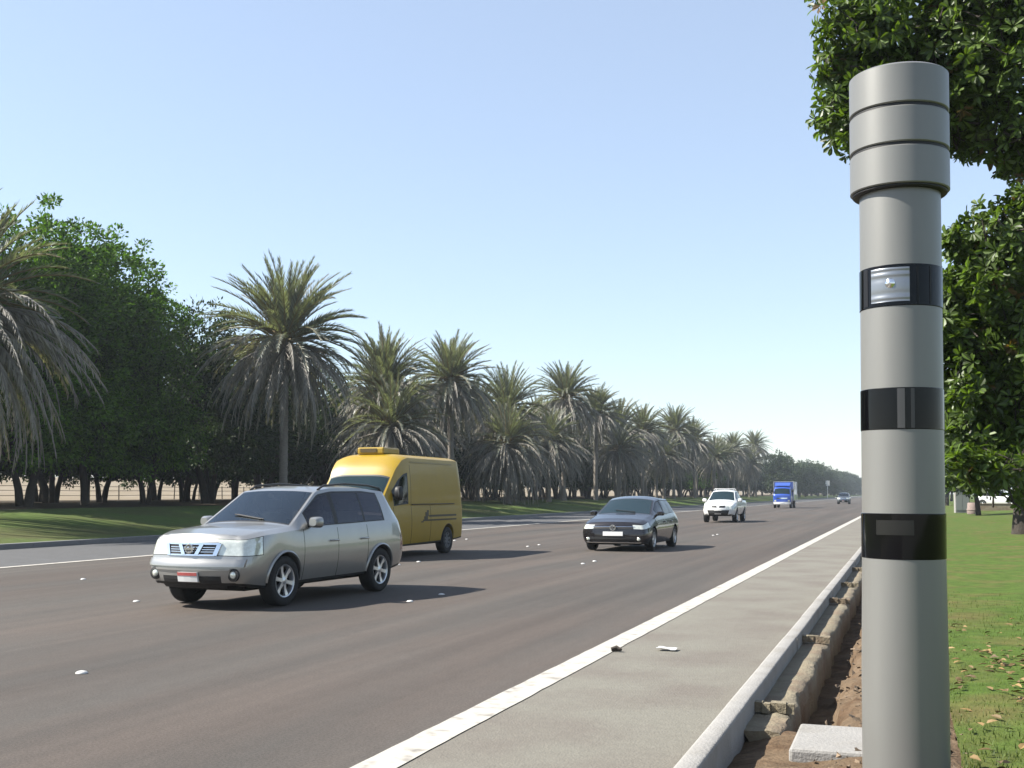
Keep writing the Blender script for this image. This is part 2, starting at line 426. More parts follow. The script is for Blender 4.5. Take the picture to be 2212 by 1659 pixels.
# grove behind the palms
GROVE = 'trees of the shaded grove behind the palms'
protoA = make_tree('grove_tree', 21, 13.6, 4.7, 1.3, M['leaf_b'], '', nclump=820, nleaf=60, leafsize=.225, lobes=17, stems=2)
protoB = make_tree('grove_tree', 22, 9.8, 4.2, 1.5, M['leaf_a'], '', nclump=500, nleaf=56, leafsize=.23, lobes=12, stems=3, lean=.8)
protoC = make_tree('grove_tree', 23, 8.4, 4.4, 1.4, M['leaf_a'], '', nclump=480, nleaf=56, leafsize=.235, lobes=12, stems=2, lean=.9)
used = set()
def place_tree(p, x, y, rz, sc, label, group=None, sz=None):
    o = p if p.name not in used else copy_tree(p)
    used.add(p.name); used.add(o.name)
    o.location = (x, y, ground_z(x)); o.rotation_euler = (0, 0, rz); o.scale = (sc, sc, sz or sc)
    tag(o, label, 'tree', group); return o
place_tree(protoA, -37.5, 42.2, 0.4, 1.0, 'tallest bright green leafy tree at the left edge of the grove', GROVE, .98)
place_tree(protoA, -38.0, 47.0, 2.1, 0.92, 'bright green tree with stepped crown, second from the left', GROVE, .98)
place_tree(protoA, -37.5, 51.0, 3.9, 0.72, 'dark green tree with narrow pointed crown, third from the left', GROVE, .86)
place_tree(protoB, -38.0, 57.5, 0.7, 1.0, 'dark green tree just left of the tall full date palm', GROVE, 1.16)
place_tree(protoA, -38.0, 35.5, 1.2, 0.95, 'dark tree behind the half cut off palm at left edge', GROVE, .92)
place_tree(protoB, -38.5, 64.0, 2.9, 1.0, 'dark tree right behind the tall full date palm', GROVE, 1.0)
place_tree(protoB, -38.0, 71.0, 4.2, .95, 'dark tree between the tall full palm and the light green tree', GROVE, .90)
protoD = make_tree('bright_tree', 31, 8.2, 3.6, 1.4, M['leaf_b'], '', nclump=340, nleaf=42, leafsize=.24, lobes=8, stems=2)
place_tree(protoD, -37.0, 77.5, .2, 1.0, 'light green leafy tree glowing between two palms behind yellow van', GROVE, 1.0)
place_tree(protoD, -34.0, 203, 1.4, 1.15, 'pale green leafy tree rising near the far end of palms', GROVE, 1.15)
random.seed(5)
y = 86.0; i = 0
while y < 330:
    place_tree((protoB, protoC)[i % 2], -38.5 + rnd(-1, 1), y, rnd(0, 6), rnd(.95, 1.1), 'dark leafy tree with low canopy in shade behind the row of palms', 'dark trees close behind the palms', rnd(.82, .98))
    y += rnd(5.5, 7.5) if y < 160 else rnd(8, 11); i += 1
y = 22.0
while y < 300:
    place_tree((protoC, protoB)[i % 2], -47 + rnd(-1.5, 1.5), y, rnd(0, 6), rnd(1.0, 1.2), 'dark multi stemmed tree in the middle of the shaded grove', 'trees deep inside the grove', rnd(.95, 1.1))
    y += rnd(5.5, 7) if y < 150 else rnd(8, 12); i += 1
y = 34.0
while y < 260:
    place_tree((protoC, protoB)[i % 2], -56 + rnd(-2, 2), y, rnd(0, 6), rnd(.9, 1.1), 'dark tree at the back of the grove before bright sand', 'trees at the back of the grove', rnd(.85, 1.0))
    y += rnd(6, 8) if y < 150 else rnd(10, 15); i += 1
# far green trees that close the road's left side
protoF = make_tree('far_tree', 41, 9.5, 5.0, 0.9, M['leaf_c'], '', nclump=300, nleaf=34, leafsize=.42, lobes=10, stems=2)
y = 290.0
while y < 900:
    place_tree(protoF, -30 + rnd(-2.5, 2.5), y, rnd(0, 6), rnd(.95, 1.2), 'hazy green roadside tree at the far end of the road', 'green trees at the far end of the road', rnd(.95, 1.25))
    y += rnd(9, 15); i += 1

# date palms
def frond(mb, base, az, el, L, droop, n, leaflen, dihedral, sag, stalk=None, w=.105):
    S = Vector((-math.sin(az), math.cos(az), 0)); p = Vector(base); pts = [p.copy()]
    step = L / n; tw = rnd(-.5, .5)
    for i in range(n):
        t = (i + .5) / n
        e = el - droop * t ** 1.4
        T = Vector((math.cos(az) * math.cos(e), math.sin(az) * math.cos(e), math.sin(e)))
        p = p + T * step; pts.append(p.copy())
        if t < .16: continue
        U0 = S.cross(T); U = -U0 if U0.z < 0 and abs(e) < PI / 2 else U0
        S2 = S * math.cos(tw * t) + U * math.sin(tw * t); U2 = U * math.cos(tw * t) - S * math.sin(tw * t)
        ll = leaflen * (0.55 + .45 * math.sin(PI * min(1, t * 1.15))) * (1 if t < .85 else (1.35 - t) / .5)
        a = R(48 - 27 * t)
        for sg in (-1, 1):
            b = dihedral + rnd(-.35, .35)
            d = T * math.cos(a) + (S2 * sg * math.cos(b) + U2 * math.sin(b)) * math.sin(a)
            d.z -= sag * rnd(.5, 1.4)
            d.normalize(); q = p - T * step * rnd(0, 1); l = ll * rnd(.8, 1.15)
            mb.add([q - T * w * .5, q + T * w * .5, q + d * l * .6 + T * w * .35, q + d * l], [(0, 1, 2, 3)])
    (stalk or mb).tube(pts[::max(1, n // 7)] + [pts[-1]], [.045 - .035 * k / (len(pts[::max(1, n // 7)])) for k in range(len(pts[::max(1, n // 7)]) + 1)], 4, cap=False)

def palm_meshes(seed, nlive=60, ndry=46, L=4.0, upbias=0.6, skirt=1.0):
    random.seed(seed); cr, dr, stx = MB(), MB(), MB()
    for i in range(nlive):
        t = (i + .5) / nlive; az = i * 2.39996 + rnd(-.2, .2)
        el = R(86) - R(98) * t ** (1 + upbias * .35) + rnd(-.16, .16)
        frond(cr, (math.cos(az) * .18, math.sin(az) * .18, rnd(-.1, .35)), az, el, L * rnd(.78, 1.08) * (0.85 + .15 * t), R(30 + 34 * t) * rnd(.7, 1.2), 44, .56, .40, .05, stx)
    for i in range(ndry):
        t = (i + .5) / ndry; az = i * 2.39996 + 1 + rnd(-.3, .3)
        el = R(10) - R(60) * t + rnd(-.15, .15)
        frond(dr, (math.cos(az) * .24, math.sin(az) * .24, -.15 - .5 * t), az, el, L * rnd(.75, 1.05) * skirt, R(72) * rnd(.75, 1.2) * (1 - .25 * t), 36, .52, -.3, .45)
    return cr, dr, stx
def palm_trunk(h, seed, r=.24):
    random.seed(seed); mb = MB(); pts = []; rad = []
    n = int(h / .22); bx, by = rnd(-.35, .35), rnd(-.35, .35)
    for i in range(n + 1):
        t = i / n; z = -.3 + (h + .3) * t
        pts.append((bx * t * t, by * t * t, z)); rad.append(r * (1.35 - .5 * min(1, t * 6)) * (1.0 if i % 2 else .9) if t < .15 else r * (.95 if i % 2 else .84) + (.08 * max(0, t - .85) / .15))
    mb.tube(pts, rad, 12)
    for i in range(60):
        z = h - rnd(0, 1.3); a = rnd(0, 2 * PI); t = z / h
        c = Vector((bx * t * t + math.cos(a) * r * .95, by * t * t + math.sin(a) * r * .95, z)); d = Vector((math.cos(a) * .6, math.sin(a) * .6, 1)).normalized()
        mb.tube([c, c + d * rnd(.2, .4)], [.06, .03], 5)
    return mb, Vector((bx, by, h))
palm_var = []
for k, (sd, kw) in enumerate([(101, dict(nlive=116, ndry=110, L=4.5, upbias=.9)), (102, dict(nlive=92, ndry=100, L=4.2, upbias=.3)), (103, dict(nlive=110, ndry=96, L=4.2, upbias=1.6)), (104, dict(nlive=80, ndry=130, L=4.4, skirt=1.2))]):
    c, d, s_ = palm_meshes(sd, **kw)
    palm_var.append([mb_.build(nm, mm) for mb_, nm, mm in ((c, 'crown', M['frond']), (d, 'dry_fronds', M['frond_dry']), (s_, 'frond_stalks', M['stalk']))])
palm_used = set()
def palm(x, y, zc, var, label, rz=0, sc=1.0, group='date palms along the far side of the road'):
    g = ground_z(x); root = empty('date_palm', (x, y, g), rz); tag(root, label, 'palm tree', group)
    random.seed(int(y * 13)); tilt = (rnd(-.09, .09), rnd(-.09, .09), 0); sz = rnd(.88, 1.12)
    tm, top = palm_trunk(zc - g, int(y * 7)); tm.build('trunk', M['palmbark'], root, smooth=60)
    for o in palm_var[var]:
        c = o if (var, o.name) not in palm_used else o.copy()
        if c is o: palm_used.add((var, o.name))
        else: COL.objects.link(c)
        c.parent = root; c.location = top; c.scale = (sc, sc, sc * sz); c.rotation_euler = tilt
    return root
palm(-30.5, 31.0, 8.0, 3, 'large drooping grey date palm cut off by the left photo edge', 0.3, 1.02)
palm(-31.0, 53.8, 9.5, 0, 'tall full date palm with straight trunk between silver car and yellow van', 1.1, 1.12)
palm(-31.5, 67.0, 8.2, 2, 'date palm with fan of upright fronds right above the yellow van', 2.0, .95)
palm(-31.0, 77.5, 9.6, 1, 'date palm with yellowish stalks, just right of the one above the yellow van', 0.2, 1.0)
palm(-31.2, 90.5, 8.4, 3, 'bushy date palm with pale dry skirt, second right of the yellow van', 2.6, 1.0)
palm(-31.0, 106.5, 10.6, 1, 'tall date palm with lopsided crown above the dark hatchback', 4.0, 1.0)
palm(-31.0, 118.5, 9.9, 2, 'date palm just right of the lopsided tall one', 3.1, .95)
palm(-31.0, 129.0, 8.9, 3, 'brownish drooping date palm behind the dark hatchback roof', 5.0, 1.0)
palm(-31.2, 142.5, 9.2, 1, 'grey date palm between the dark hatchback and white pickup', 1.9, 1.05)
palm(-31.0, 162.0, 10.2, 0, 'pale date palm standing behind the white pickup, on its left', 0.9, .95)
palm(-31.0, 179.0, 9.6, 2, 'pale date palm standing behind the white pickup, on its right', 2.2, 1.0)
palm(-31.0, 222.0, 10.0, 3, 'grey date palm left of the last separate palm', 3.3, 1.0)
palm(-31.0, 256.0, 11.8, 1, 'last separate date palm, rising above far trees left of blue truck', 3.3, 1.0)
for (x, y, z, v, lab) in [(-29.5, 64.5, 5.6, 3, 'short drooping palm whose dry fronds hang behind the yellow van roof'), (-29.6, 86.0, 5.4, 3, 'short palm with pale hanging dead fronds right of the yellow van'),
                     (-29.6, 122.0, 6.2, 3, 'short brownish palm drooping over the verge behind dark hatchback'), (-30.0, 150.0, 6.6, 3, 'short grey palm behind and left of white pickup'), (-30, 192.0, 7.2, 1, 'short palm behind and right of white pickup'),
                     (-30.2, 99.0, 6.2, 3, 'short grey palm under the tall lopsided one'), (-30, 238, 7.5, 2, 'short far palm left of blue truck'), (-30.3, 210, 8.2, 1, 'far grey palm beside the pale green tree')]:
    palm(x, y, z, v, lab, y * .37, .92)

random.seed(77); y = 72.0; k = 0
while y < 270:
    palm(-34.5 + rnd(-1, 1), y, rnd(6.2, 7.6) + y * .006, (3, 1, 2, 3, 0)[k % 5], 'grey date palm partly hidden behind the front row of palms', rnd(0, 6), rnd(.85, 1.0), 'date palms of the second row')
    y += rnd(8, 13); k += 1
# ------------------------------------------------------------------ right side: broad-leaved tree beside the pole
M['bigleaf'] = mat('large glossy leaves', (0.165, 0.265, 0.044), 0.45, island=0.6, trans=0.4, spec=0.4)
M['oldleaf'] = mat('yellowing leaves', (0.26, 0.17, 0.05), 0.5, island=0.5, trans=0.3)
def big_leaf(mb, p, d, up, l, w):
    d = d.normalized(); s = d.cross(up)
    if s.length < 1e-3: s = d.orthogonal()
    s.normalize(); u = s.cross(d)
    f = w * .16; dr = -u * l * .10
    v = [p, p + d * l * .45 + s * w * .36 + u * f, p + d * l * .8 + s * w * .42 + u * f + dr * .5, p + d * l + dr, p + d * l * .8 - s * w * .42 + u * f + dr * .5, p + d * l * .45 - s * w * .36 + u * f, p + d * l * .5 + dr * .1, p + d * l * .82 + dr * .6]
    mb.add(v, [(0, 1, 6), (1, 2, 7, 6), (2, 3, 7), (7, 3, 4), (6, 7, 4, 5), (0, 6, 5)])
def broad_tree(name, loc, trunk_top, masses, n_ros, leaf, label, seed, trunk_r=.2, bare=0):
    random.seed(seed); root = empty(name, loc); tag(root, label, 'tree')
    cr, old, tr, tw = MB(), MB(), MB(), MB(); L0 = Vector(loc)
    vol = [m[1][0] * m[1][2] for m in masses]
    tt = Vector(trunk_top)
    tr.tube([(0, 0, -.3), (0.02, 0.03, tt.z * .4), tuple(tt)], [trunk_r * 1.3, trunk_r, trunk_r * .85], 10)
    for (c, r), w in zip(masses, vol):
        c = Vector(c) - L0; big = r[0] > .32; mid = Vector((2.4, .3, max(6.3, c.z + .2))) if c.z > 3.6 and name == 'broad_leaved_tree' else tt.lerp(c, .5) + Vector((0, 0, .25))
        if big: tr.tube([tt - Vector((0, 0, .2)), mid, c], [trunk_r * .5, trunk_r * (.3 if c.z < 3.6 else .16), .02], 7)
        k = int(n_ros * w / sum(vol))
        for i in range(k):
            d = rdir(); q = rnd(.45, 1.05) if random.random() < .75 else rnd(.1, .6)
            p = c + Vector((d.x * r[0], d.y * r[1], d.z * r[2])) * q
            out = (d * .8 + rdir() * .7 + Vector((0, 0, .35))).normalized()
            if big and i % 4 == 0: tw.tube([p - out * rnd(.25, .6) + rdir() * .1, p], [.012, .006], 4, cap=False)
            a = out.orthogonal().normalized(); b = out.cross(a)
            nl = random.randint(6, 9); ph = rnd(0, 6)
            tgt = old if random.random() < .025 else cr
            for j in range(nl):
                an = ph + 2 * PI * j / nl + rnd(-.25, .25)
                dd = (a * math.cos(an) + b * math.sin(an)) + out * rnd(.0, .9); dd.z -= .2
                big_leaf(tgt, p + dd.normalized() * .02, dd, out + rdir() * .35, leaf * rnd(.7, 1.25), leaf * rnd(.42, .58))
    tr.build('trunk', M['bark'], root, smooth=60); tag(tw.build('twigs', M['bark'], root), kind='stuff'); cr.build('crown', M['bigleaf'], root, smooth=25); old.build('old_leaves', M['oldleaf'], root, smooth=25)
    return root
def cam_pt(px, py, D):                       # a survey point of the photograph at a real distance D, in metres
    xc, zc = (px - 1106) * D / 2500, (1066 - py) * D / 2500
    return (xc * math.cos(YAW) - D * math.sin(YAW), xc * math.sin(YAW) + D * math.cos(YAW), 1.55 + zc)
UP = [(1880, 50, 115, 120, 14), (1850, 235, 78, 105, 14.2), (2000, 150, 150, 150, 14.6), (2095, 235, 85, 105, 14.2), (2150, 70, 150, 190, 14), (2225, 260, 95, 95, 13.8), (1990, -110, 240, 110, 14.4), (2260, -60, 210, 160, 14.2), (1960, 260, 90, 90, 14.8)]
LO = [(2185, 520, 100, 110, 13.6), (2100, 610, 85, 100, 14), (2210, 690, 130, 150, 14), (2085, 770, 85, 110, 13.8), (2190, 880, 120, 120, 13.9), (2095, 940, 85, 70, 13.7), (2170, 1010, 100, 35, 13), (2000, 700, 90, 140, 14.4), (2310, 780, 140, 280, 14.4), (2010, 900, 70, 90, 14.6)]
masses = [(cam_pt(a, b, D), (rx * D / 2500, max(rx, ry) * D / 2500 * .9, ry * D / 2500)) for a, b, rx, ry, D in UP + LO]
random.seed(51)
for (c, r) in list(masses):
    for _ in range(3):
        d = rdir(); q = rnd(.14, .30); masses.append((tuple(Vector(c) + Vector((d.x * r[0], d.y * r[1], d.z * r[2])) * rnd(.9, 1.12)), (q, q, q)))
broad_tree('broad_leaved_tree', (2.35, 15.6, 0.06), (0.05, 0.1, 2.3), masses, 7600, .125, 'large broad leaved tree with glossy green leaves right behind the grey pole', 61, .22)
B0 = Vector((4.05, 46.0, 0.08))
mB = [((B0.x + a, B0.y + b, c), (r, r, h)) for a, b, c, r, h in [(-1.4, 0, 3.3, 1.6, 1.1), (0.2, -1, 3.6, 1.9, 1.3), (1.6, .5, 3.4, 1.8, 1.2), (-.4, .5, 5, 2.2, 1.5), (1.5, -.5, 5.3, 2.2, 1.6), (3.2, 0, 4.2, 1.8, 1.6), (0, 1.5, 3.2, 1.8, 1.0), (-1.2, 1.0, 4.2, 1.6, 1.2)]]
broad_tree('lawn_tree', tuple(B0), (0, 0, 2.2), mB, 1500, .26, 'tree with thick dark trunk on the lawn at the right photo edge', 62, .36)
protoR = make_tree('lawn_row_tree', 71, 8.0, 4.2, 1.9, M['leaf_a'], '', nclump=300, nleaf=36, leafsize=.30, lobes=10, stems=1, lean=.3)
random.seed(9)
for k, (x, y, s_) in enumerate([(6.8, 66, .8), (4.6, 82, .75), (10.5, 78, .9), (8.5, 128, 1.0), (4.4, 146, .95), (12, 150, 1.0), (5.0, 175, 1), (7, 205, 1), (4.6, 240, 1), (6, 285, 1), (14, 60, 1), (16, 100, 1.1)]):
    place_tree(protoR, x, y, rnd(0, 6), s_, 'dark leafy tree beyond the lawn, seen behind the grey pole and near tree', 'trees in a row beyond the right lawn', s_)

# pale things far across the lawn, under the low branches
mb = MB(); mb.box((0, 0, .85), (1.0, .5, 1.7)); cab = empty('utility_cabinet', (3.9, 92, .12), .2)
tag(cab, 'pale upright utility cabinet on the lawn just right of the pole', 'cabinet')
mb.build('cabinet_body', M['kerb'], cab)
mb = MB(); mb.box((-.24, -.262, .9), (.44, .02, 1.4)); mb.box((.24, -.262, .9), (.44, .02, 1.4)); mb.build('cabinet_doors', mat('pale cabinet doors', (.62, .64, .60), .5), cab)
mb = MB(); mb.box((0, 0, 1.74), (1.1, .6, .07)); mb.build('cabinet_roof', M['kerbfar'], cab)
mb = MB(); mb.lathe([(0, 0.0), (.42, 0), (.45, .1), (.40, .75), (.36, .8), (0, .8)], 12); mb.lathe([(.44, .25), (.47, .27), (.47, .33), (.43, .35)], 12)
o = mb.build('planter', mat('pinkish concrete', (.52, .40, .36), .9, var=.2), smooth=40); o.location = (4.5, 88, .1); tag(o, 'round pinkish concrete planter on the lawn beside the pale cabinet', 'planter')
mb = MB(); mb.box((0, 0, .28), (4.2, .22, .5)); mb.box((0, 0, .555), (4.4, .3, .06))
o = mb.build('low_wall', M['ledge']); o.location = (6.3, 97, .2); tag(o, 'low beige wall across the lawn in front of the parked white car', 'wall')

# grass blades and fallen leaves on the near lawn
random.seed(17); mb = MB()
for _ in range(26000):
    y = 6.0 + 13 * random.random() ** 1.6; x = .27 + (y * .62 - .05) * random.random() * 1.0
    h = rnd(.02, .05); a = rnd(0, 6.28); p = Vector((x, y, max(.03, ground_z(x)))); d = Vector((math.cos(a) * .5, math.sin(a) * .5, 1)); s_ = Vector((-math.sin(a), math.cos(a), 0)) * .004
    mb.add([p - s_, p + s_, p + d * h], [(0, 1, 2)])
tag(mb.build('grass', mat('grass blades', (0.17, 0.25, 0.055), 0.6, island=.4, trans=.3, spec=.2)), 'short green mown grass on the lawn right of the pole', 'grass', kind='stuff')
random.seed(18); mb = MB()
cl = [(rnd(.7, 4.5), rnd(6.5, 13), rnd(.2, .8)) for _ in range(17)] + [(1.6, 8.0, .35), (2.1, 8.6, .4), (1.3, 7.3, .3)]
for k in range(1700):
    if k % 3: cx_, cy_, r_ = random.choice(cl); x, y = random.gauss(cx_, r_), random.gauss(cy_, r_)
    else: y = rnd(6.2, 15); x = rnd(.28, .5 + y * .5)
    if x < .26: continue
    a = rnd(0, 6.28); big_leaf(mb, Vector((x, y, max(.035, ground_z(x)) + rnd(.02, .05))), Vector((math.cos(a), math.sin(a), rnd(-.2, .3))), Vector((rnd(-.5, .5), rnd(-.5, .5), 1)), rnd(.05, .11), rnd(.03, .055))
tag(mb.build('fallen_leaves', mat('fallen dry leaves', (0.36, 0.23, 0.08), 0.7, island=.5)), 'dry brown and yellow leaves scattered on the lawn right of the pole', 'leaves', kind='stuff')

# ================================================================== the pole with speed camera
M['polepaint'] = mat('grey metallic pole paint', (0.46, 0.46, 0.435), 0.40, metal=0.3, var=0.07, vscale=5, spec=.5, stretch=(1, 1, .12))
M['smoke'] = mat('black acrylic window', (0.006, 0.006, 0.008), 0.08, spec=.22)
M['groove'] = mat('rubber groove', (0.012, 0.012, 0.014), 0.6)
def flash_mat():
    m, nt, b = new_mat('silver flash reflector'); N, L = nt.nodes, nt.links
    b.inputs['Base Color'].default_value = (.20, .215, .235, 1); b.inputs['Metallic'].default_value = .7; b.inputs['Roughness'].default_value = .28
    tc = N.new('ShaderNodeTexCoord'); w = N.new('ShaderNodeTexWave'); w.wave_type = 'RINGS'; w.rings_direction = 'SPHERICAL'; w.inputs['Scale'].default_value = 34
    w.inputs['Distortion'].default_value = .2
    L.new(tc.outputs['Object'], w.inputs[0]); bp = N.new('ShaderNodeBump'); bp.inputs['Strength'].default_value = .30; bp.inputs['Distance'].default_value = .008
    L.new(w.outputs[1], bp.inputs['Height']); L.new(bp.outputs[0], b.inputs['Normal'])
    return m
pole = empty('speed_camera', (-0.022, 6.57, 0.0)); pole.rotation_euler = (0, R(0.25), 0)
tag(pole, 'tall grey cylindrical speed camera column with three black window bands', 'speed camera')
rp = .2125
B1, B2, B3 = (2.535, 2.755), (1.885, 2.105), (1.205, 1.445)
mb = MB(); mb.lathe([(rp * 1.05, -.3), (rp * 1.045, 0.6), (rp * 1.02, 1.0), (rp * 1.01, 1.20), (rp, 1.45), (rp * .99, 3.2), (rp * .99, 3.3)], 96)
mb.build('column', M['polepaint'], pole, smooth=40)
def ring(name, z0, z1, r, m, bev=.006):
    mb = MB(); mb.lathe([(r - .05, z0), (r - bev, z0), (r, z0 + bev), (r, z1 - bev), (r - bev, z1), (r - .05, z1)], 96)
    return mb.build(name, m, pole, smooth=40)
rc = .2585
for z0, z1 in ((3.175, 3.378), (3.395, 3.587), (3.604, 3.812)): ring('cap_ring', z0, z1, rc, M['polepaint'])
ring('cap_groove', 3.16, 3.178, rc - .012, M['groove']); ring('cap_groove', 3.373, 3.400, rc - .010, M['groove']); ring('cap_groove', 3.582, 3.609, rc - .010, M['groove'])
mb = MB(); mb.lathe([(rc - .004, 3.809), (rc - .02, 3.820), (0, 3.827)], 96); mb.build('cap_lid', M['polepaint'], pole, smooth=40)
mb = MB(); mb.lathe([(rp - .01, 3.17), (rc - .013, 3.171)], 96); mb.build('cap_underside', M['groove'], pole, smooth=40)
def cyl_patch(r, a0, a1, z0, z1, n=16, zc=None, th=.004):
    mb = MB(); vs = []
    for rr in (r, r - th):
        for k in range(n + 1):
            a = R(a0 + (a1 - a0) * k / n)
            for z in (z0, z1): vs.append((math.sin(a) * rr, -math.cos(a) * rr, z - (zc or 0)))
    o = 2 * (n + 1); fs = []
    for k in range(n):
        fs.append((2 * k, 2 * k + 2, 2 * k + 3, 2 * k + 1)); fs.append((2 * k, o + 2 * k, o + 2 * k + 2, 2 * k + 2)); fs.append((2 * k + 1, 2 * k + 3, o + 2 * k + 3, o + 2 * k + 1))
    fs += [(0, 1, o + 1, o), (2 * n, o + 2 * n, o + 2 * n + 1, 2 * n + 1)]
    mb.add(vs, fs); return mb
bands = [ring('window_band', B[0], B[1], rp * (1.012 if i < 2 else 1.022), M['smoke'], .003) for i, B in enumerate((B1, B2, B3))]
o = cyl_patch(rp * 1.012 + .003, -43, 12, B1[0] + .022, B1[1] - .018, zc=2.64).build('flash_lamp', flash_mat(), bands[0], smooth=40); o.location = (0, 0, 2.64)
mb = MB(); mb.lathe([(0, .012), (.012, .010), (.022, .004), (.026, 0)], 20); o2 = mb.build('flash_bulb', M['chrome'], bands[0], smooth=60)
a = R(-14); o2.location = (math.sin(a) * (rp * 1.012 + .003), -math.cos(a) * (rp * 1.012 + .003), 2.655); o2.rotation_euler = (PI / 2, 0, a)
for a0, a1 in ((-60, -50), (22, 25), (42, 45)):  # upright reflections on the glossy top band, laid on as coloured strips
    cyl_patch(rp * 1.012 + .002, a0, a1, B1[0] + .01, B1[1] - .01).build('reflection_streak', mat('dark painted reflection', (.03, .03, .034), .4, spec=.2), bands[0], smooth=40)
for a0, a1, sh in ((-6, 4, .11), (12, 17, .05)):  # pale reflection streaks of the middle band, put in as grey strips
    cyl_patch(rp * 1.012 + .002, a0, a1, B2[0] + .006, B2[1] - .006).build('reflection_streak', mat('grey painted reflection', (sh, sh * .98, sh), .25), bands[1], smooth=40)
cyl_patch(rp * 1.022 + .002, -38, 14, B3[1] - .112, B3[1] - .035).build('lens_window', mat('greyish lens window', (.035, .036, .036), .15, spec=.3), bands[2], smooth=40)
mb = MB(); mb.box((0, 0, -.10), (.80, .8, .3))
bm_o = mb.build('pole_foundation', M['kerb']); bm_o.location = (-.29, 7.58, -0.025); tag(bm_o, 'white concrete foundation slab at the foot of the speed camera column', 'concrete slab')
md = bm_o.modifiers.new('bevel', 'BEVEL'); md.width = .02; md.segments = 2

